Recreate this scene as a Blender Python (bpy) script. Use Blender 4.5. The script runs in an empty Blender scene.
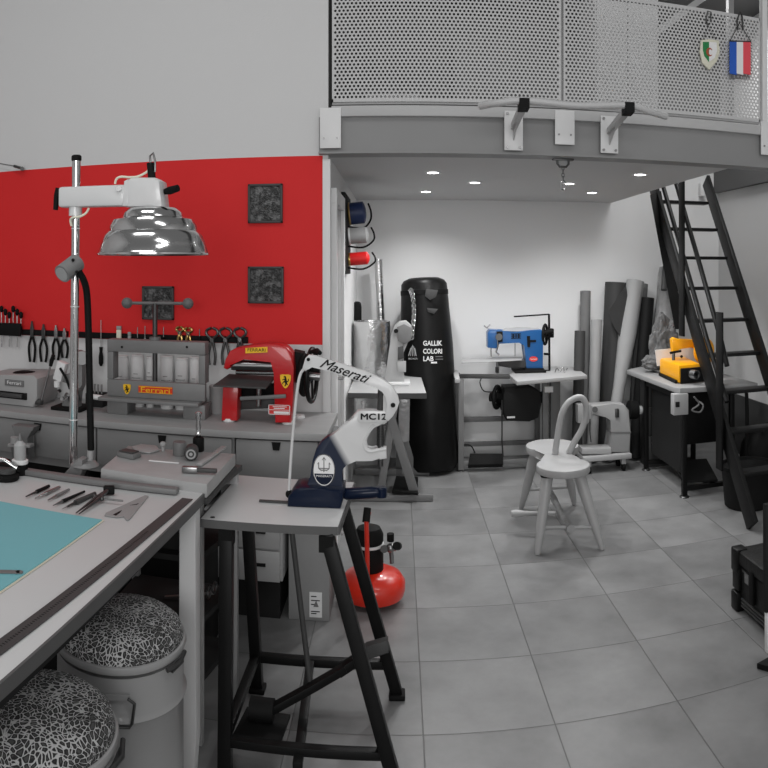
import bpy, bmesh, math, random
from mathutils import Vector, Matrix
R = math.radians
PI = math.pi
random.seed(7)
sc = bpy.context.scene
C = sc.collection
CAMZ = 1.6

# ------------------------------------------------------------------ survey helper
# the photograph is a cylindrical view from (0, 0, 1.6): a sight line through a pixel meets a known plane of the room
def at(px, py, Y=None, Z=None, X=None):
    th = (px - 399.0) / 720.0
    t = (269.0 - py) / 720.0
    s, c = math.sin(th), math.cos(th)
    if Y is not None: d = Y / c
    elif Z is not None: d = (Z - CAMZ) / t
    else: d = X / s
    return Vector((s * d, c * d, CAMZ + t * d))

# ------------------------------------------------------------------ materials
def lin(v):
    v /= 255.0
    return v / 12.92 if v <= 0.04045 else ((v + 0.055) / 1.055) ** 2.4
def rgb(r, g=None, b=None):
    if g is None: g = b = r
    return (lin(r), lin(g), lin(b), 1)
def mat(name, col, rough=0.5, metal=0.0, var=0.12, scale=6.0, bump=0.0, bscale=60.0, stretch=None, coat=0.0):
    m = bpy.data.materials.new(name); m.use_nodes = True
    nt = m.node_tree; N = nt.nodes; L = nt.links
    b = N['Principled BSDF']
    b.inputs['Roughness'].default_value = rough
    b.inputs['Metallic'].default_value = metal
    if max(col[:3]) < 0.03 and not metal: b.inputs['Specular IOR Level'].default_value = 0.2
    if coat: b.inputs['Coat Weight'].default_value = coat
    tc = N.new('ShaderNodeTexCoord')
    vec = tc.outputs['Object']
    if stretch:
        mp = N.new('ShaderNodeMapping'); mp.inputs['Scale'].default_value = stretch
        L.new(vec, mp.inputs['Vector']); vec = mp.outputs['Vector']
    n = N.new('ShaderNodeTexNoise'); n.inputs['Scale'].default_value = scale; n.inputs['Detail'].default_value = 5
    L.new(vec, n.inputs['Vector'])
    mx = N.new('ShaderNodeMix'); mx.data_type = 'RGBA'
    mx.inputs['A'].default_value = tuple(c * (1 - var) for c in col[:3]) + (1,)
    mx.inputs['B'].default_value = tuple(min(1, c * (1 + var)) for c in col[:3]) + (1,)
    L.new(n.outputs['Fac'], mx.inputs['Factor']); L.new(mx.outputs['Result'], b.inputs['Base Color'])
    if bump:
        n2 = N.new('ShaderNodeTexNoise'); n2.inputs['Scale'].default_value = bscale; n2.inputs['Detail'].default_value = 4
        L.new(vec, n2.inputs['Vector'])
        bp = N.new('ShaderNodeBump'); bp.inputs['Strength'].default_value = bump; bp.inputs['Distance'].default_value = 0.01
        L.new(n2.outputs['Fac'], bp.inputs['Height']); L.new(bp.outputs['Normal'], b.inputs['Normal'])
    return m
M = {}
def dm(k, *a, **kw): M[k] = mat(k, *a, **kw)
dm('white_paint', rgb(212), 0.6, var=0.03, scale=2)
dm('wall_white', rgb(214), 0.8, var=0.02, scale=1.2, bump=0.08, bscale=120)
dm('back_white', rgb(222), 0.8, var=0.02, scale=1.2, bump=0.08, bscale=120)
dm('ceiling_white', rgb(196), 0.85, var=0.02, scale=1)
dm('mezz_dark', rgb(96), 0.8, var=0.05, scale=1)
dm('beam_grey', rgb(140), 0.55, var=0.08, scale=2.5)
dm('beam_light', rgb(188), 0.5, var=0.05, scale=3)
dm('plate_white', rgb(226), 0.45, var=0.03)
dm('panel_paint', rgb(200), 0.5, var=0.03)
dm('tube_grey', rgb(190), 0.4, var=0.05)
dm('black_steel', rgb(17), 0.45, var=0.25, scale=10)
dm('ladder_black', rgb(24), 0.42, var=0.2, scale=8)
dm('rubber', rgb(16), 0.7, var=0.2)
dm('dark_grey', rgb(62), 0.55, var=0.15, scale=8)
dm('mid_grey', rgb(112), 0.5, var=0.1, scale=8)
dm('machine_grey', rgb(126), 0.45, var=0.08, scale=10)
dm('press_grey', rgb(124), 0.5, var=0.1, scale=12)
dm('light_grey', rgb(165), 0.5, var=0.06, scale=6)
dm('lamp_white', rgb(214), 0.3, var=0.03, coat=0.3)
dm('chrome', rgb(205), 0.14, 1.0, var=0.05)
dm('steel', rgb(150), 0.3, 1.0, var=0.15, scale=20)
dm('dark_steel', rgb(88), 0.4, 0.9, var=0.25, scale=20)
dm('foil', rgb(215), 0.25, 1.0, var=0.1, scale=20, bump=0.9, bscale=22)
dm('bench_top', rgb(160), 0.5, var=0.14, scale=5, stretch=(1, 6, 1))
dm('bench_body', rgb(136), 0.6, var=0.12, scale=4, stretch=(1, 1, 5))
dm('bench_dark', rgb(36), 0.8, var=0.3, scale=4)
dm('wood_grey', rgb(150), 0.6, var=0.2, scale=9, stretch=(1, 9, 1), bump=0.1)
dm('chair_wood', rgb(160), 0.45, var=0.09, scale=7, stretch=(1, 1, 0.3), coat=0.1)
dm('slab_stone', rgb(164), 0.45, var=0.18, scale=14)
dm('table_white', rgb(206), 0.45, var=0.04, scale=3)
dm('table_pale', rgb(160), 0.5, var=0.05, scale=4)
dm('table_edge', rgb(88), 0.6, var=0.1)
dm('turquoise', rgb(120, 186, 194), 0.55, var=0.03, scale=3)
dm('mat_back', rgb(216, 208, 190), 0.6)
dm('red_paint', rgb(196, 24, 30), 0.33, var=0.08, coat=0.4)
dm('red_tank', rgb(214, 42, 20), 0.33, var=0.08, coat=0.5)
dm('yellow', rgb(250, 196, 30), 0.4, var=0.03)
dm('machine_yellow', rgb(255, 176, 0), 0.38, var=0.05, coat=0.2)
dm('orange_red', rgb(220, 60, 20), 0.45, var=0.05)
dm('machine_blue', rgb(22, 84, 142), 0.35, var=0.08, coat=0.3)
dm('navy', rgb(12, 24, 46), 0.3, var=0.1, coat=0.12)
dm('flag_blue', rgb(30, 90, 190), 0.6)
dm('flag_red', rgb(236, 80, 92), 0.6)
dm('flag_white', rgb(240), 0.6, var=0.02)
dm('flag_green', rgb(30, 130, 70), 0.6)
dm('cream', rgb(226, 224, 205), 0.5, var=0.04)
dm('rust', rgb(170, 80, 50), 0.6)
dm('black_vinyl', rgb(17), 0.42, var=0.3, scale=6, bump=0.25, bscale=9)
dm('spool_blue', rgb(24, 42, 84), 0.5)
dm('spool_red', rgb(214, 22, 22), 0.5)
dm('gold', rgb(190, 160, 100), 0.3, 1.0)
dm('leather_mid', rgb(104), 0.7, var=0.1, scale=12, bump=0.1)
dm('leather_dark', rgb(54), 0.7, var=0.12, scale=12, bump=0.1)
dm('leather_black', rgb(22), 0.6, var=0.2, scale=12, bump=0.1)
dm('leather_pale', rgb(156), 0.6, var=0.05, scale=8, bump=0.15, bscale=14)
dm('leather_grey', rgb(150), 0.65, var=0.08, scale=10, bump=0.1)
dm('cloth_grey', rgb(104), 0.85, var=0.12, scale=8, bump=0.5, bscale=14)
dm('plastic_wrap', rgb(140), 0.2, var=0.35, scale=14, bump=0.8, bscale=18, coat=0.6)
dm('drum_grey', rgb(150), 0.4, var=0.07, scale=4, coat=0.2)
dm('paper', rgb(225), 0.7, var=0.03)
dm('carton', rgb(140), 0.75, var=0.08, scale=5)
dm('ink', rgb(22), 0.6, var=0.1)
dm('text_white', rgb(235), 0.6, var=0.01)
dm('red_label', rgb(205, 50, 45), 0.5)
dm('trunk_black', rgb(28), 0.5, var=0.25, scale=12, bump=0.2)
dm('case_grey', rgb(150), 0.5, var=0.1)
dm('bag_black', rgb(24), 0.75, var=0.3, scale=9, bump=0.4, bscale=16)

def newmat(name):
    m = bpy.data.materials.new(name); m.use_nodes = True
    return m, m.node_tree.nodes, m.node_tree.links, m.node_tree.nodes['Principled BSDF']
def mathn(N, L, op, a, b=None, c=None):
    n = N.new('ShaderNodeMath'); n.operation = op
    for i, v in enumerate((a, b, c)):
        if v is None: continue
        if isinstance(v, (int, float)): n.inputs[i].default_value = v
        else: L.new(v, n.inputs[i])
    return n.outputs[0]

# painted wall: red band between white paint
def band_wall():
    m, N, L, b = newmat('wall_red_band')
    g = N.new('ShaderNodeNewGeometry'); sp = N.new('ShaderNodeSeparateXYZ'); L.new(g.outputs['Position'], sp.inputs[0])
    f = mathn(N, L, 'MULTIPLY', mathn(N, L, 'GREATER_THAN', sp.outputs['Z'], 1.213), mathn(N, L, 'LESS_THAN', sp.outputs['Z'], 2.178))
    f = mathn(N, L, 'MULTIPLY', f, mathn(N, L, 'LESS_THAN', sp.outputs['X'], -0.388))
    f = mathn(N, L, 'MULTIPLY', f, mathn(N, L, 'LESS_THAN', sp.outputs['Y'], 3.66))
    n = N.new('ShaderNodeTexNoise'); n.inputs['Scale'].default_value = 2.5; n.inputs['Detail'].default_value = 4
    L.new(g.outputs['Position'], n.inputs['Vector'])
    red = N.new('ShaderNodeMix'); red.data_type = 'RGBA'
    red.inputs['A'].default_value = rgb(214, 22, 24); red.inputs['B'].default_value = rgb(226, 34, 36)
    L.new(n.outputs['Fac'], red.inputs['Factor'])
    mx = N.new('ShaderNodeMix'); mx.data_type = 'RGBA'; mx.inputs['A'].default_value = rgb(214)
    L.new(f, mx.inputs['Factor']); L.new(red.outputs['Result'], mx.inputs['B']); L.new(mx.outputs['Result'], b.inputs['Base Color'])
    b.inputs['Roughness'].default_value = 0.7
    n2 = N.new('ShaderNodeTexNoise'); n2.inputs['Scale'].default_value = 110; L.new(g.outputs['Position'], n2.inputs['Vector'])
    bp = N.new('ShaderNodeBump'); bp.inputs['Strength'].default_value = 0.08; bp.inputs['Distance'].default_value = 0.01
    L.new(n2.outputs['Fac'], bp.inputs['Height']); L.new(bp.outputs['Normal'], b.inputs['Normal'])
    return m
M['wall_band'] = band_wall()

TS = 0.4616
def floor_mat():
    m, N, L, b = newmat('floor_tiles')
    g = N.new('ShaderNodeNewGeometry')
    mp = N.new('ShaderNodeMapping'); mp.vector_type = 'POINT'
    mp.inputs['Location'].default_value = (-0.083 + 20 * TS, -2.47 + 20 * TS, 0)
    L.new(g.outputs['Position'], mp.inputs['Vector'])
    sp = N.new('ShaderNodeSeparateXYZ'); L.new(mp.outputs['Vector'], sp.inputs[0])
    def edge(o):
        q = mathn(N, L, 'DIVIDE', o, TS)
        fr = mathn(N, L, 'FRACT', q)
        return mathn(N, L, 'MINIMUM', fr, mathn(N, L, 'SUBTRACT', 1.0, fr)), mathn(N, L, 'FLOOR', q)
    ex, fx = edge(sp.outputs['X']); ey, fy = edge(sp.outputs['Y'])
    e = mathn(N, L, 'MINIMUM', ex, ey)
    grout = N.new('ShaderNodeMapRange'); grout.inputs['From Min'].default_value = 0.0028; grout.inputs['From Max'].default_value = 0.0058
    grout.inputs['To Min'].default_value = 1; grout.inputs['To Max'].default_value = 0
    L.new(e, grout.inputs['Value'])
    cmb = N.new('ShaderNodeCombineXYZ'); L.new(fx, cmb.inputs[0]); L.new(fy, cmb.inputs[1])
    wn = N.new('ShaderNodeTexWhiteNoise'); L.new(cmb.outputs[0], wn.inputs['Vector'])
    n = N.new('ShaderNodeTexNoise'); n.inputs['Scale'].default_value = 3.2; n.inputs['Detail'].default_value = 6; n.inputs['Roughness'].default_value = 0.6
    off = N.new('ShaderNodeVectorMath'); off.operation = 'MULTIPLY_ADD'
    L.new(wn.outputs['Color'], off.inputs[0]); off.inputs[1].default_value = (7, 7, 7); L.new(g.outputs['Position'], off.inputs[2])
    L.new(off.outputs[0], n.inputs['Vector'])
    cr = N.new('ShaderNodeValToRGB')
    cr.color_ramp.elements[0].position = 0.3; cr.color_ramp.elements[0].color = rgb(112)
    cr.color_ramp.elements[1].position = 0.72; cr.color_ramp.elements[1].color = rgb(142)
    L.new(n.outputs['Fac'], cr.inputs[0])
    var = N.new('ShaderNodeHueSaturation'); vv = mathn(N, L, 'MULTIPLY_ADD', wn.outputs['Value'], 0.12, 0.94)
    L.new(vv, var.inputs['Value']); L.new(cr.outputs[0], var.inputs['Color'])
    mx = N.new('ShaderNodeMix'); mx.data_type = 'RGBA'; L.new(grout.outputs[0], mx.inputs['Factor'])
    L.new(var.outputs[0], mx.inputs['A']); mx.inputs['B'].default_value = rgb(94); L.new(mx.outputs['Result'], b.inputs['Base Color'])
    rr = mathn(N, L, 'MULTIPLY_ADD', n.outputs['Fac'], 0.16, 0.27); L.new(rr, b.inputs['Roughness'])
    b.inputs['Specular IOR Level'].default_value = 0.45
    bp = N.new('ShaderNodeBump'); bp.invert = True; bp.inputs['Strength'].default_value = 0.5; bp.inputs['Distance'].default_value = 0.004
    L.new(grout.outputs[0], bp.inputs['Height']); L.new(bp.outputs['Normal'], b.inputs['Normal'])
    return m
M['floor'] = floor_mat()

def leopard():
    m, N, L, b = newmat('leopard_fabric')
    tc = N.new('ShaderNodeTexCoord')
    nz = N.new('ShaderNodeTexNoise'); nz.inputs['Scale'].default_value = 14; L.new(tc.outputs['Object'], nz.inputs['Vector'])
    ad = N.new('ShaderNodeVectorMath'); ad.operation = 'MULTIPLY_ADD'; L.new(nz.outputs['Color'], ad.inputs[0]); ad.inputs[1].default_value = (0.05,) * 3
    L.new(tc.outputs['Object'], ad.inputs[2])
    v = N.new('ShaderNodeTexVoronoi'); v.feature = 'DISTANCE_TO_EDGE'; v.inputs['Scale'].default_value = 92
    L.new(ad.outputs[0], v.inputs['Vector'])
    n2 = N.new('ShaderNodeTexNoise'); n2.inputs['Scale'].default_value = 90; L.new(tc.outputs['Object'], n2.inputs['Vector'])
    s = mathn(N, L, 'MULTIPLY_ADD', n2.outputs['Fac'], 0.22, v.outputs['Distance'])
    cr = N.new('ShaderNodeValToRGB'); e = cr.color_ramp.elements
    e[0].position = 0.17; e[0].color = rgb(188); e[1].position = 0.25; e[1].color = rgb(24)
    e3 = e.new(0.36); e3.color = rgb(30); e4 = e.new(0.46); e4.color = rgb(70)
    n3 = N.new('ShaderNodeTexNoise'); n3.inputs['Scale'].default_value = 9; L.new(tc.outputs['Object'], n3.inputs['Vector'])
    s2 = mathn(N, L, 'MULTIPLY_ADD', n3.outputs['Fac'], 0.30, s)
    s3 = mathn(N, L, 'SUBTRACT', s2, 0.14)
    L.new(s3, cr.inputs[0]); L.new(cr.outputs[0], b.inputs['Base Color']); b.inputs['Roughness'].default_value = 0.8
    return m
M['leopard'] = leopard()

def glitter():
    m, N, L, b = newmat('textured_black_relief')
    tc = N.new('ShaderNodeTexCoord')
    v = N.new('ShaderNodeTexVoronoi'); v.inputs['Scale'].default_value = 120; L.new(tc.outputs['Object'], v.inputs['Vector'])
    n = N.new('ShaderNodeTexNoise'); n.inputs['Scale'].default_value = 45; n.inputs['Detail'].default_value = 6; L.new(tc.outputs['Object'], n.inputs['Vector'])
    cr = N.new('ShaderNodeValToRGB'); e = cr.color_ramp.elements
    e[0].position = 0.46; e[0].color = rgb(30); e[1].position = 0.72; e[1].color = rgb(120)
    L.new(n.outputs['Fac'], cr.inputs[0]); L.new(cr.outputs[0], b.inputs['Base Color'])
    b.inputs['Roughness'].default_value = 0.3
    bp = N.new('ShaderNodeBump'); bp.inputs['Strength'].default_value = 0.9; bp.inputs['Distance'].default_value = 0.004
    L.new(v.outputs['Distance'], bp.inputs['Height']); L.new(bp.outputs['Normal'], b.inputs['Normal'])
    return m
M['glitter'] = glitter()

def two_tone():   # press body: navy below, white above, sprayed transition along a slanting line
    m, N, L, b = newmat('navy_to_white_paint')
    g = N.new('ShaderNodeTexCoord'); sp = N.new('ShaderNodeSeparateXYZ'); L.new(g.outputs['Object'], sp.inputs[0])
    d = mathn(N, L, 'ADD', mathn(N, L, 'MULTIPLY', sp.outputs['X'], 0.86), mathn(N, L, 'MULTIPLY', sp.outputs['Z'], 0.5))
    mr = N.new('ShaderNodeMapRange'); mr.inputs['From Min'].default_value = 0.148; mr.inputs['From Max'].default_value = 0.172
    L.new(d, mr.inputs['Value'])
    mx = N.new('ShaderNodeMix'); mx.data_type = 'RGBA'; mx.inputs['A'].default_value = rgb(12, 27, 52); mx.inputs['B'].default_value = rgb(214)
    L.new(mr.outputs[0], mx.inputs['Factor']); L.new(mx.outputs['Result'], b.inputs['Base Color'])
    b.inputs['Roughness'].default_value = 0.32; b.inputs['Coat Weight'].default_value = 0.12
    return m
M['two_tone'] = two_tone()

def emit(name, col, s):
    m, N, L, b = newmat(name)
    b.inputs['Base Color'].default_value = col; b.inputs['Emission Color'].default_value = col; b.inputs['Emission Strength'].default_value = s
    return m
M['led'] = emit('led_glow', (1, 1, 1, 1), 12)

# ------------------------------------------------------------------ geometry collector
def basis(d):
    d = Vector(d).normalized()
    a = Vector((0, 0, 1)) if abs(d.z) < 0.95 else Vector((1, 0, 0))
    u = d.cross(a).normalized(); v = d.cross(u).normalized()
    return u, v
class MB:
    def __init__(s): s.b = bmesh.new()
    def _bev(s, faces, w, seg=2):
        ed = list({e for f in faces for e in f.edges})
        bmesh.ops.bevel(s.b, geom=ed, offset=w, segments=seg, affect='EDGES', profile=0.5)
    def box(s, x0, x1, y0, y1, z0, z1, bev=0, mtx=None):
        vs = [s.b.verts.new(p) for p in [(x0,y0,z0),(x1,y0,z0),(x1,y1,z0),(x0,y1,z0),(x0,y0,z1),(x1,y0,z1),(x1,y1,z1),(x0,y1,z1)]]
        if mtx is not None:
            for v in vs: v.co = mtx @ v.co
        fs = [s.b.faces.new([vs[i] for i in f]) for f in [(0,3,2,1),(4,5,6,7),(0,1,5,4),(1,2,6,5),(2,3,7,6),(3,0,4,7)]]
        if bev: s._bev(fs, bev)
        return s
    def obox(s, c, size, rot=(0, 0, 0), bev=0):
        from mathutils import Euler
        m = Matrix.Translation(Vector(c)) @ Euler(rot).to_matrix().to_4x4()
        a, b, d = [q / 2 for q in size]
        return s.box(-a, a, -b, b, -d, d, bev, m)
    def bar(s, p0, p1, w, t, up=(0, 0, 1), bev=0):   # rectangular bar, w across, t along up
        p0, p1 = Vector(p0), Vector(p1); d = (p1 - p0); l = d.length; d.normalize()
        up = Vector(up)
        if abs(d.dot(up)) > 0.98: up = Vector((0, 1, 0)) if abs(d.y) < 0.9 else Vector((1, 0, 0))
        u = d.cross(up).normalized(); v = u.cross(d).normalized()
        m = Matrix((( d.x, u.x, v.x, p0.x), (d.y, u.y, v.y, p0.y), (d.z, u.z, v.z, p0.z), (0, 0, 0, 1)))
        return s.box(0, l, -w/2, w/2, -t/2, t/2, bev, m)
    def tube(s, pts, r, seg=10, closed=False, cap=True):
        pts = [Vector(p) for p in pts]; n = len(pts)
        rs = r if isinstance(r, (list, tuple)) else [r] * n
        rings = []; u = None
        for i, p in enumerate(pts):
            if closed: t = (pts[(i+1) % n] - pts[i-1])
            else: t = pts[min(i+1, n-1)] - pts[max(i-1, 0)]
            if t.length < 1e-9: t = Vector((0, 0, 1))
            t.normalize()
            if u is None: u, v = basis(t)
            else:
                u = (u - t * u.dot(t))
                u = u.normalized() if u.length > 1e-6 else basis(t)[0]
            v = t.cross(u).normalized()
            rings.append([s.b.verts.new(p + (u * math.cos(2*PI*k/seg) + v * math.sin(2*PI*k/seg)) * rs[i]) for k in range(seg)])
        m = n if closed else n - 1
        for i in range(m):
            a, b = rings[i], rings[(i+1) % n]
            for k in range(seg):
                s.b.faces.new((a[k], a[(k+1) % seg], b[(k+1) % seg], b[k]))
        if cap and not closed:
            s.b.faces.new(rings[0][::-1]); s.b.faces.new(rings[-1])
        return s
    def cyl(s, p0, p1, r0, r1=None, seg=20):
        return s.tube([p0, p1], [r0, r0 if r1 is None else r1], seg)
    def lathe(s, prof, o=(0, 0, 0), ax=(0, 0, 1), seg=32, sx=1, sy=1, cap=True):
        o = Vector(o); ax = Vector(ax).normalized()
        if abs(ax.z) > 0.999: u, v = Vector((1, 0, 0)), Vector((0, 1, 0))
        else: u, v = basis(ax)
        rings = []
        for (r, h) in prof:
            if r < 1e-6: rings.append([s.b.verts.new(o + ax * h)])
            else: rings.append([s.b.verts.new(o + ax * h + (u * math.cos(2*PI*k/seg) * sx + v * math.sin(2*PI*k/seg) * sy) * r) for k in range(seg)])
        for a, b in zip(rings, rings[1:]):
            if len(a) == 1 and len(b) == 1: continue
            for k in range(seg):
                k2 = (k+1) % seg
                if len(a) == 1: s.b.faces.new((a[0], b[k2], b[k]))
                elif len(b) == 1: s.b.faces.new((a[k], a[k2], b[0]))
                else: s.b.faces.new((a[k], a[k2], b[k2], b[k]))
        if cap and len(rings[0]) > 1: s.b.faces.new(rings[0][::-1])
        if cap and len(rings[-1]) > 1: s.b.faces.new(rings[-1])
        return s
    def ball(s, c, r, sc_=(1, 1, 1), seg=16):
        n = 10
        vs = []
        c = Vector(c)
        prof = [(math.sin(PI*i/n), -math.cos(PI*i/n)) for i in range(n+1)]
        rings = []
        for (q, h) in prof:
            if q < 1e-5: rings.append([s.b.verts.new(c + Vector((0, 0, h*r*sc_[2])))])
            else: rings.append([s.b.verts.new(c + Vector((q*r*sc_[0]*math.cos(2*PI*k/seg), q*r*sc_[1]*math.sin(2*PI*k/seg), h*r*sc_[2]))) for k in range(seg)])
        for a, b in zip(rings, rings[1:]):
            for k in range(seg):
                k2 = (k+1) % seg
                if len(a) == 1: s.b.faces.new((a[0], b[k2], b[k]))
                elif len(b) == 1: s.b.faces.new((a[k], a[k2], b[0]))
                else: s.b.faces.new((a[k], a[k2], b[k2], b[k]))
        return s
    def prism(s, pts, d, bev=0):      # planar 3D outline pushed along vector d (centred)
        d = Vector(d); pts = [Vector(p) for p in pts]
        a = [s.b.verts.new(p - d/2) for p in pts]; b = [s.b.verts.new(p + d/2) for p in pts]
        fs = [s.b.faces.new(a[::-1]), s.b.faces.new(b)]
        n = len(pts)
        for i in range(n): fs.append(s.b.faces.new((a[i], a[(i+1) % n], b[(i+1) % n], b[i])))
        if bev: s._bev(fs[:2], bev)
        return s
    def pz(s, px, Y, t, bev=0):       # outline given as sight lines meeting the upright plane at depth Y
        return s.prism([at(x, y, Y=Y) for x, y in px], (0, t, 0), bev)
    def build(s, name, m, parent=None, world=False, sharp=38):
        b = s.b
        bmesh.ops.recalc_face_normals(b, faces=b.faces)
        if world and parent is not None:
            r = parent
            while r.parent: r = r.parent
            inv = (Matrix.Translation(r.location) @ r.rotation_euler.to_matrix().to_4x4()).inverted()
            b.transform(inv)
        if world and parent is None:
            pass
        lim = R(sharp)
        for f in b.faces: f.smooth = True
        for e in b.edges:
            if len(e.link_faces) == 2 and e.calc_face_angle(0) > lim: e.smooth = False
        me = bpy.data.meshes.new(name); b.to_mesh(me); b.free()
        me.materials.append(M[m] if isinstance(m, str) else m)
        o = bpy.data.objects.new(name, me); C.objects.link(o)
        if parent is not None: o.parent = parent
        return o

def tag(o, label=None, cat=None, group=None, kind=None):
    if label: o['label'] = label
    if cat: o['category'] = cat
    if group: o['group'] = group
    if kind: o['kind'] = kind
    return o
def thing(name, label, cat, loc=(0, 0, 0), rz=0, group=None):
    o = bpy.data.objects.new(name, None); C.objects.link(o)
    o.empty_display_size = 0.05
    o.location = loc; o.rotation_euler = (0, 0, rz)
    return tag(o, label, cat, group)
def struct(mb, name, m): return tag(mb.build(name, m), kind='structure')
def single(mb, name, m, label, cat, base, group=None):   # one-mesh thing with its origin at its base
    base = Vector(base)
    mb.b.transform(Matrix.Translation(-base))
    o = mb.build(name, m); o.location = base
    return tag(o, label, cat, group)
def writing(name, txt, size, m, parent, o, u=(1, 0, 0), v=(0, 0, 1), shear=0.0, width=None, world=True, depth=0.0008, align='CENTER', off=0.0, bold=0.0):
    cu = bpy.data.curves.new('tmp', 'FONT'); cu.body = txt; cu.size = size; cu.shear = shear; cu.align_x = align; cu.align_y = 'CENTER'
    cu.extrude = depth; cu.bevel_depth = bold; cu.bevel_resolution = 0; cu.space_character = 1.0; cu.resolution_u = 3; cu.offset = off
    ob = bpy.data.objects.new('tmp', cu); C.objects.link(ob)
    bpy.context.view_layer.update()
    me = bpy.data.meshes.new_from_object(ob.evaluated_get(bpy.context.evaluated_depsgraph_get()))
    bpy.data.objects.remove(ob); bpy.data.curves.remove(cu)
    xs = [q.co.x for q in me.vertices]
    k = 1.0
    if width: k = width / (max(xs) - min(xs))
    u = Vector(u).normalized(); v = Vector(v).normalized(); n = u.cross(v)
    mt = Matrix(((u.x*k, v.x, n.x, o[0]), (u.y*k, v.y, n.y, o[1]), (u.z*k, v.z, n.z, o[2]), (0, 0, 0, 1)))
    r = parent
    while r is not None and r.parent: r = r.parent
    if world and r is not None:
        mt = (Matrix.Translation(r.location) @ r.rotation_euler.to_matrix().to_4x4()).inverted() @ mt
    me.transform(mt); me.name = name
    me.materials.clear(); me.materials.append(M[m])
    t = bpy.data.objects.new(name, me); C.objects.link(t); t.parent = parent
    return t
def dup(root, loc=None, rz=None, label=None, group=None, parent=None):
    r = root.copy(); C.objects.link(r)
    if parent is not None: r.parent = parent
    if loc is not None: r.location = loc
    if rz is not None: r.rotation_euler = (0, 0, rz)
    if label: r['label'] = label
    if group: r['group'] = group
    for ch in list(root.children): dup(ch, parent=r)
    return r
def spline(pts, n=6):
    pts = [Vector(p) for p in pts]; out = []
    for i in range(len(pts) - 1):
        p0, p1, p2, p3 = pts[max(i-1, 0)], pts[i], pts[i+1], pts[min(i+2, len(pts)-1)]
        for k in range(n):
            t = k / n
            out.append(0.5 * ((2*p1) + (p2-p0)*t + (2*p0-5*p1+4*p2-p3)*t*t + (3*p1-p0-3*p2+p3)*t*t*t))
    return out + [pts[-1]]

# emblems
HORSE = [(-.10,-.42),(-.02,-.30),(-.02,-.16),(-.12,-.10),(-.22,-.20),(-.18,-.30),(-.28,-.22),(-.20,-.06),(-.10,.00),(-.06,.10),(-.16,.12),(-.26,.04),
         (-.24,.14),(-.14,.20),(-.04,.20),(-.06,.30),(-.14,.30),(-.16,.36),(-.04,.44),(.04,.38),(.08,.26),(.10,.12),(.12,.00),(.20,.02),(.22,.16),(.28,.20),
         (.28,.04),(.22,-.06),(.14,-.10),(.14,-.20),(.22,-.26),(.16,-.34),(.08,-.26),(.02,-.42)]
def shield_pts(w, h):
    p = [(-w/2, h*.42), (-w*.25, h*.47), (0, h*.45), (w*.25, h*.47), (w/2, h*.42)]
    for a in (0.2, 0, -.2, -.35, -.45): p.append((w/2 * math.cos((0.2-a) * 1.9), h*a))
    p.append((0, -h*.52))
    for a in (-.45, -.35, -.2, 0, 0.2): p.append((-w/2 * math.cos((0.2-a) * 1.9), h*a))
    return p
def emblem_shield(parent, o, h, u=Vector((1, 0, 0))):
    o = Vector(o); w = h * 0.76; z = Vector((0, 0, 1)); n = Vector((0, -1, 0))
    m = MB(); m.prism([o + u*a + z*b for a, b in shield_pts(w, h)], n * 0.003); s = m.build('shield_badge', 'yellow', parent, True)
    m = MB(); m.prism([o + n*0.0026 + u*a*h*.85 + z*b*h*.85 for a, b in HORSE], n * 0.0014); m.build('horse_emblem', 'ink', s, True)
    return s

# ================================================================== THE SETTING
YF, YB, XL, XR = 3.65, 6.1, -0.36, 2.9
ZC = 2.185
struct(MB().box(-3.4, XR, -3.5, YB, -0.1, 0), 'floor', 'floor')
struct(MB().box(-3.4, XL, YF, YF + 0.15, 0, 4.6), 'wall_front', 'wall_band')
struct(MB().box(-0.51, XL, YF + 0.15, YB, 0, 4.6), 'wall_left', 'wall_white')
struct(MB().box(-0.51, XR + 0.12, YB, YB + 0.12, 0, 4.6), 'wall_back', 'back_white')
struct(MB().box(XR, XR + 0.12, -3.5, YB, 0, 4.6), 'wall_right', 'wall_white')
struct(MB().box(-3.52, -3.4, -3.5, YF + .15, 0, 4.6), 'wall_side', 'wall_white')
c = struct(MB().box(XL, 1.85, YF + 0.09, YB, ZC, 2.40), 'ceiling', 'ceiling_white')
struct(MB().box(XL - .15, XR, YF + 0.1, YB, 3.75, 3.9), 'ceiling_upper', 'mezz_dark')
struct(MB().box(XL, XR, YB-.03, YB-.001, 2.52, 3.75), 'loft_shade_back', 'mezz_dark')  # dark sheet over the white back wall, colour stands in for loft shade
struct(MB().box(XL+.001, XL+.02, YF+.16, YB-.03, 2.42, 3.75), 'loft_shade_left', 'mezz_dark')  # same dark covering on the side wall, shade put into its colour
struct(MB().box(2.85, XR, YF + 0.09, YB, 2.31, 2.6), 'trim_1', 'mezz_dark')
struct(MB().box(XL - 0.028, XL + 0.012, YF - 0.012, YF - 0.001, 0.0, 2.16, 0.002), 'trim_2', 'plate_white')
# doorway on the alcove's side wall
d = MB(); d.box(XL+.0005, XL+.03, 3.80, 3.88, 0, 1.95); d.box(XL+.0005, XL+.03, 4.32, 4.40, 0, 1.95); d.box(XL+.0005, XL+.03, 3.80, 4.40, 1.951, 2.03)
dr = struct(d, 'door_1', 'plate_white')
MB().box(XL+.001, XL+.012, 3.885, 4.315, 0, 1.945).build('door_leaf', 'light_grey', dr)
tb = MB(); tb.cyl((XL+.012, 3.93, 1.0), (XL+.05, 3.93, 1.0), .008); tb.tube([(XL+.05, 3.93, 1.0), (XL+.05, 4.03, 1.0)], .008)
tb.build('door_handle', 'steel', dr)

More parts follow.
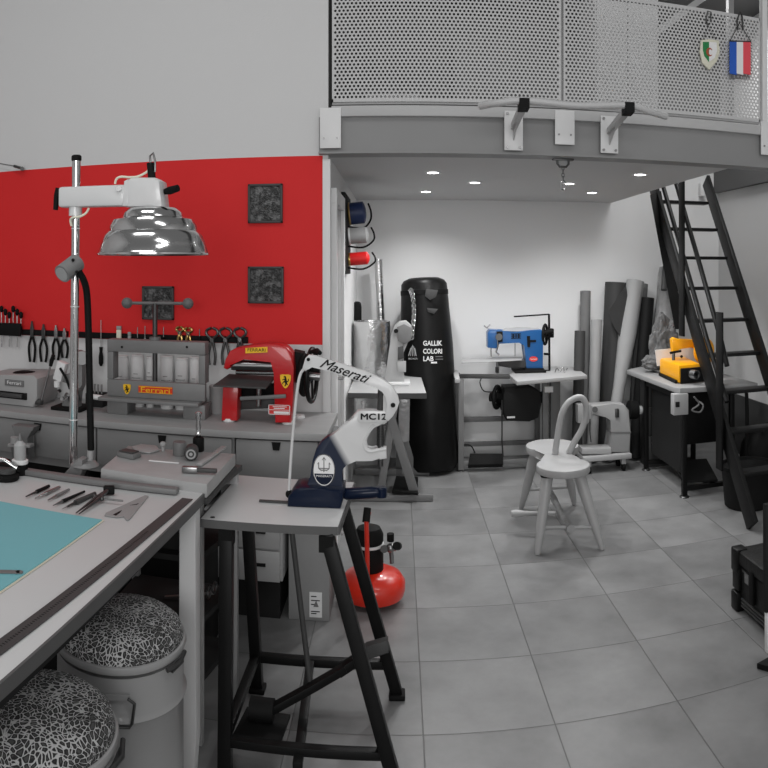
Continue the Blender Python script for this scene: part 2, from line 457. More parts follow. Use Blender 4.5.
# mezzanine beam
b = MB(); b.box(-0.405, XR, YF - 0.02, YF + 0.09, 2.19, 2.37)
b.box(-0.405, XR, YF - 0.045, YF + 0.09, 2.181, 2.191)
bm_ = struct(b, 'mezzanine_beam', 'beam_grey')
MB().box(-0.34, XR, YF - 0.05, YF + 0.09, 2.366, 2.42, .004).build('top_flange', 'beam_light', bm_)
for (x0, x1, y0, y1) in ((320, 341, 108, 148), (555, 574.5, 110, 145), (761, 778, 121, 156)):
    p, q = at(x0, y0, Y=YF-.055), at(x1, y1, Y=YF-.055)
    cp = MB().box(p.x, q.x, YF - .058, YF - .05, q.z, p.z, .001).build('cover_plate', 'plate_white', bm_)
    for xx in (p.x + .02, q.x - .02):
        MB().cyl((xx, YF-.062, q.z+.05), (xx, YF-.057, q.z+.05), .005, seg=10).build('screw', 'steel', cp)

# balustrade: perforated panels in front of uprights
def perforated(name, x0, x1, z0, z1, Y, label, gy=0.0185):
    pitch = 0.0212; rowh = pitch * 0.866; r = 0.0070
    nx = int((x1-x0)/pitch) ; nz = int((z1-z0-.03)/rowh)
    m = MB(); bb = m.b
    mx_ = (x1-x0-nx*pitch)/2; mz_ = (z1-z0-nz*rowh)/2
    T_ = 0.0015
    for layer in (0, 1):
        yy = Y if layer == 0 else Y + T_
        for j in range(nz):
            off = pitch/2 if j % 2 else 0
            cnt = nx - (1 if j % 2 else 0)
            zc = z0 + mz_ + (j+.5)*rowh
            for i in range(cnt):
                xc = x0 + mx_ + off + (i+.5)*pitch
                w, h = pitch/2, rowh/2
                outer = [(w, 0), (w, h), (0, h), (-w, h), (-w, 0), (-w, -h), (0, -h), (w, -h)]
                inner = [(r*math.cos(k*PI/4), r*math.sin(k*PI/4)) for k in range(8)]
                ov = [bb.verts.new((xc+a, yy, zc+b_)) for a, b_ in outer]; iv = [bb.verts.new((xc+a, yy, zc+b_)) for a, b_ in inner]
                for k in range(8): bb.faces.new((ov[k], ov[(k+1) % 8], iv[(k+1) % 8], iv[k]))
                if layer == 0:
                    jv = [bb.verts.new((xc+a, Y+T_, zc+b_)) for a, b_ in inner]
                    for k in range(8): bb.faces.new((iv[k], iv[(k+1) % 8], jv[(k+1) % 8], jv[k]))
            if j % 2:
                m.box(x0+mx_, x0+mx_+pitch/2, yy, yy+.0003, zc-rowh/2, zc+rowh/2); m.box(x1-mx_-pitch/2, x1-mx_, yy, yy+.0003, zc-rowh/2, zc+rowh/2)
    m.box(x0, x1, Y, Y+.004, z0, z0+mz_); m.box(x0, x1, Y, Y+.004, z1-mz_, z1); m.box(x0, x0+mx_, Y, Y+.004, z0, z1); m.box(x1-mx_, x1, Y, Y+.004, z0, z1)
    return single(m, name, 'panel_paint', label, 'railing panel', ((x0+x1)/2, Y, z0), 'perforated sheets of the balustrade')
xa, xb, xc_, xd = at(332, 0, Y=3.66).x, at(561, 0, Y=3.66).x, at(563.5, 0, Y=3.66).x, at(760, 0, Y=3.66).x
perforated('perforated_panel', xa, xb, 2.452, 3.052, 3.66, 'wide perforated white metal sheet of the mezzanine railing, left of the vertical seam')
perforated('perforated_panel', xc_, xd, 2.452, 3.052, 3.66, 'perforated white metal sheet of the mezzanine railing with pennants hanging on it')
def post(x, w, m, label, z1=3.75, Y=3.70):
    single(MB().box(x-w/2, x+w/2, Y-.02, Y+.02, 2.425, z1, .002), 'railing_post', m, label, 'post', (x, Y, 2.425))
post(at(328.7, 0, Y=3.7).x, .03, 'black_steel', 'dark steel upright where the mezzanine railing meets the white wall')
post(at(562, 0, Y=3.7).x, .03, 'light_grey', 'grey upright behind the seam of the perforated railing', 3.06)
post(at(763.5, 0, Y=3.7).x, .035, 'plate_white', 'white upright at the right end of the perforated railing')
single(MB().box(xa, xd, 3.668, 3.69, 2.44, 2.452).box(xa, xd, 3.668, 3.69, 3.038, 3.05), 'railing_rail', 'light_grey', 'thin grey rails holding the perforated sheets', 'rail', (xa, 3.68, 2.44))
# things upstairs, half seen through the holes
def cupboard(x0, x1, y0, y1, h, m, label):
    t = thing('storage_cabinet', label, 'cabinet', ((x0+x1)/2, (y0+y1)/2, 2.40))
    MB().box(x0, x1, y0, y1, 2.40, 2.40+h, .004).build('body', m, t, True)
    xm = (x0+x1)/2
    MB().box(x0+.01, xm-.003, y0-.018, y0-.001, 2.43, 2.38+h, .002).build('door', m, t, True)
    MB().box(xm+.003, x1-.01, y0-.018, y0-.001, 2.43, 2.38+h, .002).build('door', m, t, True)
cupboard(1.17, 1.58, 4.2, 4.6, 0.95, 'plate_white', 'white cabinet upstairs behind the right perforated sheet')
cupboard(-0.2, 0.12, 4.3, 4.6, 0.25, 'plate_white', 'low white box unit upstairs behind the left end of the railing')
cupboard(0.35, 0.75, 4.6, 5.0, 0.7, 'mid_grey', 'grey cabinet upstairs in the dark behind the wide sheet')
t = thing('stair_frame', 'pale steel frame with a slanting bar above the mezzanine railing', 'frame', (2.1, 4.4, 2.4))
p = at(730, 20, Y=4.4)
MB().box(p.x-.02, p.x+.02, 4.38, 4.42, 2.4, 3.74).build('upright', 'light_grey', t, True)
MB().bar(at(640, 45, Y=4.45), at(735, -25, Y=4.45), .03, .04).build('brace', 'beam_light', t, True)

# downlights
spots = [((433, 173), 'recessed ceiling spot nearest the beam on the left'), ((426, 192), 'recessed ceiling spot above the punching bag near the back wall'),
         ((475, 183), 'recessed ceiling spot between the left pair and the blue machine'), ((569, 184), 'recessed ceiling spot seen just below the hanging hook'),
         ((640, 175), 'recessed ceiling spot nearest the ladder'), ((592, 193), 'recessed ceiling spot at the back, above the leather rolls')]
first = None
for (px, lab) in spots:
    p = at(*px, Z=ZC - .004)
    if first is None:
        first = thing('ceiling_spot', lab, 'downlight', p, 0, 'recessed spots in the low ceiling')
        MB().lathe([(.036, 0), (.05, -.001), (.05, .004), (.036, .004)], seg=24, cap=False).build('trim_ring', 'plate_white', first)
        MB().lathe([(0, 0.001), (.034, 0.001), (.034, .004), (0, .004)], seg=24).build('bulb', 'led', first)
    else: dup(first, p, label=lab)
    ld = bpy.data.lights.new('spot_lamp', 'SPOT'); ld.energy = 32; ld.spot_size = R(145); ld.spot_blend = 0.8; ld.shadow_soft_size = 0.04
    lo = bpy.data.objects.new('spot_lamp', ld); C.objects.link(lo); lo.location = p - Vector((0, 0, .02))

# hook under the beam
t = thing('hanging_hook', 'steel eye bracket with shackle and snap hook under the beam', 'hook', at(563, 158, Y=3.7))
o = at(563, 158, Y=3.70); o.z = 2.181
MB().box(o.x-.055, o.x+.055, o.y-.02, o.y+.02, 2.172, 2.181, .001).build('bracket', 'dark_steel', t, True)
m = MB(); m.tube([(o.x-.03, o.y, 2.173), (o.x-.03, o.y, 2.154), (o.x-.018, o.y, 2.139), (o.x+.018, o.y, 2.139), (o.x+.03, o.y, 2.154), (o.x+.03, o.y, 2.173)], .006); m.build('eye', 'dark_steel', t, True)
m = MB()
for k in range(4):
    cc = Vector((o.x, o.y, 2.131-.018*k)); a = (k % 2)*PI/2
    m.tube([cc + Vector((math.cos(a)*.007*math.cos(q), math.sin(a)*.007*math.cos(q), .012*math.sin(q))) for q in [i*PI/5 for i in range(10)]], .0025, 6, True)
m.build('chain', 'steel', t, True)
m = MB(); m.tube([Vector((o.x + .012*math.cos(q), o.y, 2.041 + .026*math.sin(q))) for q in [i*PI/6 for i in range(12)]], .004, 6, True); m.build('snap_hook', 'chrome', t, True)

# pull-up bar
t = thing('pull_up_bar', 'white pull-up bar on two plates bolted to the mezzanine beam', 'exercise bar', (1.0, 3.59, 2.2))
FR = []
for (px0, px1, py0, py1, ex, ey) in ((504, 522.5, 111, 151, 524, 104), (600, 617.5, 116, 154, 629, 108)):
    p, q = at(px0, py0, Y=3.60), at(px1, py1, Y=3.60)
    pl = MB().box(p.x, q.x, 3.585, 3.592, q.z, p.z, .002).build('mounting_plate', 'plate_white', t, True)
    for sx in (p.x+.015, q.x-.015):
        for sz in (q.z+.015, p.z-.015):
            MB().cyl((sx, 3.586, sz), (sx, 3.577, sz), .007, seg=8).build('bolt', 'steel', pl, True)
    e = at(ex, ey, Y=3.12); s0 = Vector(((p.x+q.x)/2, 3.585, p.z - .08))
    FR.append(e)
    MB().bar(s0, e, .03, .03).build('arm', 'tube_grey', t, True)
    MB().prism([s0 + Vector((0, 0, -.07)), s0 + Vector((0, 0, .02)), s0 + (e - s0)*.45], (.006, 0, 0)).build('gusset', 'tube_grey', t, True)
    dd = (e - s0).normalized()
    MB().bar(e - dd*.06, e + dd*.02, .045, .045).build('clamp', 'rubber', t, True)
pts = spline([at(480, 106, Y=3.2), at(497, 103, Y=3.14), FR[0] + Vector((0, 0, .015)), (FR[0] + FR[1])/2 + Vector((0, 0, .0)), FR[1] + Vector((0, 0, .012)), at(648, 111, Y=3.14), at(666, 116.5, Y=3.2)])
MB().tube(pts, .0165, 14).build('bar', 'tube_grey', t, True)

# pennants on the railing
p = at(708.5, 40, Y=3.62)
t = thing('shield_pennant', 'shield-shaped pennant, white border with green and cream field and red crescent', 'pennant', p)
S = [at(x, y, Y=3.635) for x, y in ((701, 40), (708, 39.5), (718.5, 40.5), (719.5, 52), (717, 61), (709, 70), (702, 63), (699.5, 52))]
MB().prism(S, (0, .012, 0), .003).build('border', 'cream', t, True)
MB().prism([at(x, y, Y=3.627) for x, y in ((703, 42), (709, 42), (709, 62), (704.5, 56), (703, 50))], (0, .003, 0)).build('green_field', 'flag_green', t, True)
MB().prism([at(x, y, Y=3.627) for x, y in ((709, 42), (716.5, 42.5), (717, 51), (714.5, 58), (709, 62))], (0, .003, 0)).build('cream_field', 'flag_white', t, True)
cc = at(709.5, 52, Y=3.6245)
MB().prism([cc + Vector((.02*math.cos(q), 0, .024*math.sin(q))) for q in [i*PI/10 + .6 for i in range(17)]] + [cc + Vector((.012*math.cos(q)+.006, 0, .016*math.sin(q))) for q in [i*PI/10 + .7 for i in range(15, -1, -1)]], (0, .002, 0)).build('crescent', 'rust', t, True)
m = MB(); hk = at(708.5, 26, Y=3.64); m.tube([at(703, 40, Y=3.635), hk, at(716, 40, Y=3.635)], .0015, 6)
m.build('cord', 'dark_grey', t, True)
m = MB(); m.tube([hk, at(706, 20, Y=3.65), at(708, 11, Y=3.645), at(711, 12, Y=3.645), at(711, 22, Y=3.65)], .004, 6); m.build('hook', 'dark_steel', t, True)
t = thing('flag_pennant', 'small fringed pennant in blue, white and red vertical stripes', 'pennant', at(740, 50, Y=3.62))
for nm, a, b_, mm in (('blue_stripe', 729.5, 736.5, 'flag_blue'), ('white_stripe', 736.5, 743, 'flag_white'), ('red_stripe', 743, 750.5, 'flag_red')):
    MB().prism([at(a, 41, Y=3.63), at(b_, 41.5, Y=3.63), at(b_, 75, Y=3.63), at(a, 73.5, Y=3.63)], (0, .004, 0)).build(nm, mm, t, True)
m = MB()
for k in range(16):
    x = 730 + k*1.32
    m.bar(at(x, 73 + k*.1, Y=3.63), at(x, 79, Y=3.63), .003, .003)
for k in range(12):
    m.bar(at(729.6, 42+k*2.8, Y=3.63), at(728, 43.5+k*2.8, Y=3.63), .003, .003); m.bar(at(750.5, 42+k*2.8, Y=3.63), at(752, 43.5+k*2.8, Y=3.63), .003, .003)
m.build('fringe', 'dark_grey', t, True)
m = MB(); hk = at(739.5, 23, Y=3.64); m.tube([at(730, 41, Y=3.63), hk, at(750.5, 41, Y=3.63)], .003, 6); m.build('cord', 'dark_grey', t, True)
m = MB(); m.tube([hk + Vector((-.01, 0, -.04)), at(737, 20, Y=3.65), at(740, 12, Y=3.645), at(742, 16, Y=3.645), at(743, 30, Y=3.65)], .005, 6); m.build('hook', 'dark_steel', t, True)
m = MB(); m.tube([at(729, 41, Y=3.628), at(751, 41.5, Y=3.628)], .004, 8); m.build('rod', 'dark_steel', t, True)

# wall ornaments
labs = ['upper of the two dark relief tiles stacked on the red wall', 'lower of the two dark relief tiles stacked on the red wall', 'dark relief tile on the red wall behind the T-handle of the press']
for (x0, x1, y0, y1), lab in zip(((248.5, 283, 184.5, 223), (248.5, 284, 266.5, 303.5), (143, 174.5, 286, 320)), labs):
    p, q = at(x0, y0, Y=YF), at(x1, y1, Y=YF)
    t = thing('relief_tile', lab, 'wall tile', ((p.x+q.x)/2, YF, (p.z+q.z)/2), 0, 'dark square tiles on the red wall')
    fw = .012
    m = MB(); m.box(p.x, q.x, YF-.02, YF-.001, q.z, q.z+fw, .003); m.box(p.x, q.x, YF-.02, YF-.001, p.z-fw, p.z, .003)
    m.box(p.x, p.x+fw, YF-.02, YF-.001, q.z, p.z, .003); m.box(q.x-fw, q.x, YF-.02, YF-.001, q.z, p.z, .003)
    m.build('frame', 'dark_grey', t, True)
    MB().box(p.x+fw*.8, q.x-fw*.8, YF-.012, YF-.002, q.z+fw*.8, p.z-fw*.8).build('relief', 'glitter', t, True)
# wall eye with wire at the far left of the red band
t = thing('wire_anchor', 'small steel turnbuckle and wire fixed at the top of the red wall', 'anchor', at(14, 166, Y=YF))
MB().tube([at(-20, 160, Y=YF-.03), at(14, 166, Y=YF-.03)], .003, 6).build('wire', 'steel', t, True)
m = MB(); m.tube([at(14, 166, Y=YF-.03), at(21, 168, Y=YF-.03)], .008, 8); m.cyl(at(22, 168.5, Y=YF-.04), at(22, 168.5, Y=YF), .012, seg=10); m.build('turnbuckle', 'dark_steel', t, True)

# ================================================================== WORKBENCH ALONG THE RED WALL
BZ, BY0, BY1, BXR = 0.872, 3.155, 3.635, -0.31
t = thing('workbench', 'long grey workbench running along the red wall', 'workbench', (-1.4, 3.4, 0))
MB().prism([(-3.0, BY0, BZ-.016), (BXR-.005, BY0, BZ-.016), (BXR, BY1, BZ-.016), (-3.0, BY1, BZ-.016)], (0, 0, .032), .002).build('bench_top', 'bench_top', t, True)
m = MB(); m.box(-3.0, -.74, BY0+.03, BY0+.055, .62, BZ-.033)
m.build('apron', 'bench_body', t, True)
for (a, b_, n) in ((-.73, -.36, 'drawer'), (-2.05, -1.42, 'drawer'), (-1.41, -.75, 'drawer')):
    dw = MB().box(a, b_, BY0+.012, BY0+.03, .66, BZ-.04, .003).build(n, 'bench_body', t, True)
    xm = (a+b_)/2
    MB().prism([(xm-.02, BY0+.008, BZ-.045), (xm+.02, BY0+.008, BZ-.045), (xm+.014, BY0+.008, BZ-.08), (xm-.014, BY0+.008, BZ-.08)], (0, .008, 0)).build('handle', 'rubber', dw, True)
for x in (-2.9, -1.9, -.78):
    MB().box(x-.03, x+.03, BY0+.06, BY0+.12, 0, BZ-.033).build('leg', 'mid_grey', t, True)
    MB().box(x-.03, x+.03, BY1-.08, BY1-.02, 0, BZ-.033).build('leg', 'mid_grey', t, True)
MB().box(-2.9, -.8, BY0+.1, BY1-.03, .32, .345).build('shelf', 'bench_dark', t, True)
MB().box(-3.0, -.5, BY1-.02, BY1-.005, 0, .83).build('back_panel', 'bench_dark', t, True)

# drawer unit and cartons below
t = thing('drawer_unit', 'low white drawer unit with dark slot handle under the bench', 'drawers', (-.66, 3.35, 0))
p, q = at(213, 524, Y=3.2), at(287, 582, Y=3.2)
MB().box(p.x-.05, q.x-.02, 3.2, 3.58, q.z, p.z+.06, .003).build('body', 'light_grey', t, True)
for k in range(2):
    z1 = p.z+.05 - k*(p.z+.06-q.z)/2; z0 = z1 - (p.z+.06-q.z)/2 + .012
    dw = MB().box(p.x-.04, q.x-.03, 3.182, 3.199, z0, z1, .002).build('drawer', 'light_grey', t, True)
    xm = at(262, 546, Y=3.2).x
    MB().box(xm-.025, xm+.02, 3.176, 3.182, (z0+z1)/2, (z0+z1)/2+.014).build('handle', 'ink', dw, True)
MB().box(p.x-.02, q.x-.04, 3.25, 3.55, 0, q.z).build('plinth', 'bench_dark', t, True)
t = thing('carton', 'tall grey carton with white shipping label under the bench end', 'box', (-.41, 3.4, 0))
p, q = at(288.5, 500, Y=3.25), at(329.5, 621, Y=3.25)
MB().box(p.x, q.x, 3.25, 3.62, 0, p.z, .004).build('body', 'carton', t, True)
lb = MB().box(at(309.5, 0, Y=3.25).x, at(322, 0, Y=3.25).x, 3.246, 3.249, at(315, 617, Y=3.25).z, at(315, 592, Y=3.25).z).build('label', 'paper', t, True)
for k, yy in enumerate((596, 600, 604, 611, 613)):
    a = at(311, yy, Y=3.244)
    MB().box(a.x, a.x + (.04 if k % 2 else .025), 3.2445, 3.2458, a.z-.004, a.z).build('print', 'ink', lb, True)
a = at(316, 607, Y=3.244); MB().prism([(a.x-.012, 3.245, a.z), (a.x+.012, 3.245, a.z), (a.x, 3.245, a.z+.03)], (0, .0012, 0)).build('print', 'mid_grey', lb, True)
t = thing('carton', 'grey carton with two dark printed words, on top of the tall carton', 'box', (-.37, 3.4, .4))
p, q = at(298, 441, Y=3.24), at(332, 476, Y=3.24)
z0 = at(310, 499.5, Y=3.25).z + .002
MB().box(p.x, q.x, 3.24, 3.6, z0, p.z-.006, .004).build('body', 'mid_grey', t, True)
a = at(302.5, 453, Y=3.238); writing('printed_word', 'TAPIS', .04, 'ink', t, (a.x, 3.2385, a.z), width=.085, align='LEFT')
a = at(302.5, 457.5, Y=3.238); writing('printed_word', 'BURE', .034, 'ink', t, (a.x, 3.2385, a.z), width=.07, align='LEFT')
MB().box(a.x, q.x-.01, 3.237, 3.2395, a.z-.055, a.z-.05).build('line', 'ink', t, True)
MB().box(a.x+.03, q.x-.02, 3.237, 3.2395, p.z-.03, p.z-.022).build('line', 'ink', t, True)
# dark stored boxes on the shelf below the bench
for x0, x1, h, mm, lab in ((-2.5, -2.05, .22, 'dark_grey', 'dark storage box on the shelf under the bench, farthest from the white press'),
                           (-1.95, -1.5, .26, 'bench_dark', 'very dark storage box on the shelf under the bench, behind the cutting table'),
                           (-1.4, -1.0, .2, 'dark_grey', 'dark low storage box on the shelf under the bench, behind the leopard stools')):
    t = thing('storage_box', lab, 'box', ((x0+x1)/2, 3.4, .346))
    MB().box(x0, x1, 3.27, 3.56, .346, .346+h, .006).build('body', mm, t, True)
    MB().box(x0-.008, x1+.008, 3.262, 3.568, .346+h+.001, .366+h, .006).build('lid', 'bench_dark', t, True)

# ---- magnetic tool bars
def toolbar(x0, x1, y0, y1, lab):
    p, q = at(x0, y0, Y=YF-.012), at(x1, y1, Y=YF-.012)
    zc = 1.233
    return single(MB().box(p.x, q.x, YF-.026, YF-.001, zc-.016, zc+.016, .002), 'magnetic_tool_bar', 'rubber', lab, 'tool rack', ((p.x+q.x)/2, YF, zc))
toolbar(-12, 68, 333, 338, 'long dark magnetic bar at the foot of the red wall, behind the lamp post')
toolbar(78, 248, 333, 345, 'dark magnetic bar running behind the big press to the pincers')
YT = YF - .036
def pliers(px, top, bot, lab, hm='rubber', hw=4.0, jm='dark_steel'):
    a, b_ = at(px, top, Y=YT), at(px, bot, Y=YT)
    L_ = a.z - b_.z; w = hw/720*YF
    t = thing('pliers', lab, 'pliers', (a.x, YT, b_.z), 0, 'pliers hanging on the magnetic bar')
    z = lambda f: b_.z + L_*f
    m = MB()
    m.prism([(a.x-.003, YT, z(1)), (a.x-w*.55, YT, z(.82)), (a.x-w*.5, YT, z(.62)), (a.x, YT, z(.58)), (a.x-.0005, YT, z(.98))], (0, .01, 0), .001)
    m.prism([(a.x+.003, YT, z(1)), (a.x+w*.55, YT, z(.82)), (a.x+w*.5, YT, z(.62)), (a.x, YT, z(.58)), (a.x+.0005, YT, z(.98))], (0, .01, 0), .001)
    m.cyl((a.x, YT-.008, z(.66)), (a.x, YT+.006, z(.66)), w*.35, seg=12)
    m.build('jaws', jm, t, True)
    for s in (-1, 1):
        MB().tube(spline([(a.x+s*w*.2, YT, z(.62)), (a.x+s*w*.95, YT, z(.4)), (a.x+s*w*.9, YT, z(.18)), (a.x+s*w*.6, YT, z(0))], 4), .0075, 8).build('handle', hm, t, True)
    return t
pliers(32, 321, 362, 'dark pliers, first of the four pairs hanging left of the lamp post')
pliers(43.5, 324, 362, 'dark pliers, second of the four pairs hanging left of the lamp post', hw=4.4)
pliers(56, 325, 360, 'slim-nosed steel pliers, third of the four pairs left of the lamp post', jm='steel')
pliers(64.5, 328, 358, 'dark pliers hanging just beside the lamp post', jm='steel')
def pincers(px, top, bot, lab, m_='dark_steel', k=1.0, cat='pincers'):
    a, b_ = at(px, top, Y=YT), at(px, bot, Y=YT); L_ = a.z-b_.z; w = .03*k
    z = lambda f: b_.z + L_*f
    t = thing('pincers', lab, cat, (a.x, YT, b_.z), 0, 'pincers hanging right of the big press')
    for s, nm in ((-1, 'arm'), (1, 'arm')):
        MB().tube(spline([(a.x+s*.003, YT+s*.003, z(1)), (a.x+s*w*.9, YT, z(.94)), (a.x+s*w*.95, YT, z(.82)), (a.x, YT+s*.003, z(.68)), (a.x-s*w*.35, YT, z(.5)), (a.x-s*w*.6, YT, z(.25)), (a.x-s*w*.45, YT, z(0))], 5), [.0075]*31, 8).build(nm, m_, t, True)
    MB().cyl((a.x, YT-.01, z(.68)), (a.x, YT+.006, z(.68)), .01, seg=12).build('rivet', 'steel', t, True)
pincers(212, 328, 365, 'iron pincers hanging nearest to the big press, on the magnetic bar')
pincers(225.5, 328, 365, 'iron pincers hanging in the middle, above the small table of the red machine')
pincers(240, 328, 364, 'iron pincers hanging at the end of the bar, behind the red machine')
pincers(180, 327, 345, 'small gold pliers with crossed handles, left of the gold pair', 'gold', .6, 'pliers')
pincers(188.5, 328, 345, 'small gold pliers, right of the gold pair', 'gold', .6, 'pliers')
def screwdriver(px, top, mid, bot, lab, m_='rubber', r=.009):
    a, mi, b_ = at(px, top, Y=YT), at(px, mid, Y=YT), at(px, bot, Y=YT)
    t = thing('screwdriver', lab, 'screwdriver', b_, 0, 'screwdrivers on the magnetic bar')
    MB().cyl((mi.x, YT, mi.z), (mi.x, YT, a.z), .003, .0025, 8).build('blade', 'steel', t, True)
    h = mi.z - b_.z
    MB().lathe([(r*.5, 0), (r, h*.15), (r, h*.5), (r*.65, h*.75), (r*.8, h)], (mi.x, YT, b_.z), seg=12).build('handle', m_, t, True)
screwdriver(101, 320, 347, 366, 'black-handled screwdriver hanging blade up to the left of the big press', r=.013)
screwdriver(137.5, 327, 338, 345, 'thin screwdriver standing over the top beam of the big press', r=.005)
screwdriver(145, 326, 338, 345, 'slim white-tipped driver over the big press beside the thin one', 'light_grey', .006)
screwdriver(163.5, 327, 337, 346, 'dark stubby screwdriver right of the screw of the big press', r=.008)
screwdriver(199.5, 329, 336, 346, 'dark short driver between the gold pliers and the pincers', r=.01)
for k, (px, tp, w, mm, lab) in enumerate(((119, 326, .026, 'cream', 'pale wooden brush hanging above the left corner of the big press'), (129.5, 332, .016, 'light_grey', 'small grey brush hanging above the big press'))):
    a, b_ = at(px, tp, Y=YT), at(px, 345, Y=YT)
    t = thing('brush', lab, 'brush', b_, 0)
    MB().box(a.x-w/2, a.x+w/2, YT-.008, YT+.008, b_.z, a.z-.02, .003).build('handle', mm, t, True)
    MB().box(a.x-w/2, a.x+w/2, YT-.007, YT+.007, a.z-.019, a.z, .001).build('bristles', 'leather_pale', t, True)
# rack with punches at the far left
for k in range(6):
    px = 1.5 + k*3.9
    a, b_ = at(px, 306 + (k % 3)*3, Y=YT-.01), at(px, 347 - (k % 2)*12, Y=YT-.01)
    t = thing('leather_punch', ['punch at the left edge of the photo, first of six in the dark rack', 'second punch from the left edge in the dark rack', 'third punch from the left edge in the dark rack',
              'fourth punch from the left edge in the dark rack', 'fifth punch from the left edge in the dark rack', 'punch nearest the pliers, last of six in the dark rack'][k], 'punch', b_, 0, 'dark punches in the rack above the grey machine')
    MB().cyl(b_, (a.x, a.y, a.z), .003, .004, 8).build('shaft', 'steel', t, True)
    MB().lathe([(.004, 0), (.011, .008), (.012, .03), (.005, .04)], (a.x, a.y, a.z-.038), seg=10).build('head', 'rubber', t, True)
    MB().box(a.x-.007, a.x+.007, a.y-.006, a.y+.006, 1.25, 1.27, .001).build('clip', 'rubber', t, True)
a, b_ = at(-6, 322, Y=YT), at(23, 336, Y=YT)
single(MB().box(a.x, b_.x, YT-.03, YT-.02, b_.z, a.z, .002), 'punch_rack', 'rubber', 'dark rack plate holding the six punches on the red wall', 'tool rack', ((a.x+b_.x)/2, YT, b_.z))

# ---- grey hot-stamping machine at the far left of the bench
t = thing('stamping_machine', 'grey tabletop stamping machine with nameplate and side lever, at the left end of the bench', 'machine', (-1.95, 3.4, BZ))
Ys = 3.3
pr = [at(-14, 409, Y=Ys), at(33, 406, Y=Ys), at(37, 398, Y=Ys), at(37, 379, Y=Ys), at(33, 375, Y=Ys), at(-14, 374, Y=Ys)]
for v in pr: v.z = max(v.z, BZ + .001)
pr[0].z = pr[1].z = BZ + .001
MB().prism([v + Vector((0, .13, 0)) for v in pr], (0, .26, 0), .01).build('housing', 'light_grey', t, True)
a, b_ = at(-5, 390, Y=Ys-.002), at(27, 400, Y=Ys-.002)
MB().box(a.x, b_.x, Ys-.012, Ys+.001, b_.z, a.z, .002).build('slot', 'rubber', t, True)
MB().box(a.x+.04, b_.x-.02, Ys-.03, Ys-.012, b_.z+.01, b_.z+.03, .002).build('tray', 'dark_grey', t, True)
a, b_ = at(5, 379, Y=Ys-.002), at(24, 387, Y=Ys-.002)
pl = MB().box(a.x, b_.x, Ys-.006, Ys+.001, b_.z, a.z, .002).build('nameplate', 'mid_grey', t, True)
writing('nameplate_text', 'Ferrari', .026, 'text_white', pl, ((a.x+b_.x)/2, Ys-.0065, (a.z+b_.z)/2), width=.085)
a = at(25, 372, Y=Ys+.1)
MB().lathe([(.07, 0), (.075, .012), (.06, .022), (.03, .028), (.0, .028)], (a.x, a.y, at(25, 376, Y=Ys+.1).z), seg=24).build('dial', 'rubber', t, True)
MB().tube([at(41, 403, Y=Ys+.02), at(43.5, 392, Y=Ys+.02), at(50.5, 366, Y=Ys+.02)], .0055, 8).build('lever', 'steel', t, True)
MB().tube([at(50.5, 366, Y=Ys+.02), at(51.5, 361, Y=Ys+.02), at(53.5, 355, Y=Ys+.02)], [.009, .012, .01], 10).build('lever_knob', 'rubber', t, True)
# side hinge block
a = at(40, 402, Y=Ys+.02); MB().cyl((a.x-.035, a.y, a.z), (a.x+.012, a.y, a.z), .016, seg=14).build('lever_hub', 'dark_grey', t, True)

# ---- small eyelet machine behind the lamp post
Yn = 3.36
t = thing('eyelet_machine', 'small white and steel eyelet machine standing behind the lamp post', 'machine', (at(70, 400, Y=Yn).x, Yn, BZ))
c0 = at(72, 405, Y=Yn)
MB().box(c0.x-.09, c0.x+.08, Yn-.07, Yn+.09, BZ, BZ+.018, .004).build('base', 'rubber', t, True)
MB().pz([(64, 408), (80, 408), (80, 392), (84, 385), (84, 352), (79, 350), (77, 372), (66, 374), (64, 381), (74, 384), (72, 396), (64, 402)], Yn, .05, .004).build('frame', 'machine_grey', t, True)
a = at(61, 371, Y=Yn-.03); MB().obox(a, (.05, .05, .1), (0, .3, 0), .006).build('head', 'plate_white', t, True)
MB().cyl(at(82, 358, Y=Yn-.04), at(82, 358, Y=Yn+.02), .035, seg=20).build('wheel', 'light_grey', t, True)
MB().cyl(at(57, 381, Y=Yn-.05), at(57, 387, Y=Yn-.05), .016, seg=16).build('feed_bowl', 'plate_white', t, True)
m = MB()
for k in range(7): m.cyl(at(58+k*3.6, 388+(k*37 % 13), Y=Yn-.06), at(60+k*3.4, 391+(k*29 % 11), Y=Yn-.02), .009, seg=10)
m.build('linkage', 'steel', t, True)
MB().tube([at(60, 368, Y=Yn-.06), at(66, 378, Y=Yn-.06), at(70, 389, Y=Yn-.05)], .007, 8).build('lever', 'rubber', t, True)

# ---- big iron press with badges
Yp = 3.34
t = thing('screw_press', 'large grey iron press with T-handle, yellow shield badge and red nameplate', 'press', (at(155, 410, Y=Yp).x, Yp+.12, BZ))
xl, xr = at(107, 380, Y=Yp).x, at(205, 380, Y=Yp).x
zt = at(156, 341, Y=Yp).z; zt2 = at(156, 353.5, Y=Yp).z
D_ = .075
MB().box(xl, xr, Yp, Yp+D_, zt2, zt, .004).build('top_beam', 'press_grey', t, True)
zb, zb2 = at(156, 382, Y=Yp).z, at(156, 399, Y=Yp).z
MB().box(xl, xr, Yp, Yp+.03, zb2, zb, .004).build('lower_beam', 'press_grey', t, True)
xw = at(113, 380, Y=Yp).x - xl
MB().box(xl, xl+xw, Yp+.002, Yp+D_, zb+.001, zt2-.001, .003).build('column', 'press_grey', t, True)
MB().box(xr-xw, xr, Yp+.002, Yp+D_, zb+.001, zt2-.001, .003).build('column', 'press_grey', t, True)
z3 = at(156, 404, Y=Yp-.03).z
MB().box(xl-.03, xr-.02, Yp-.05, Yp+.12, z3, zb2-.001, .004).build('platen', 'press_grey', t, True)
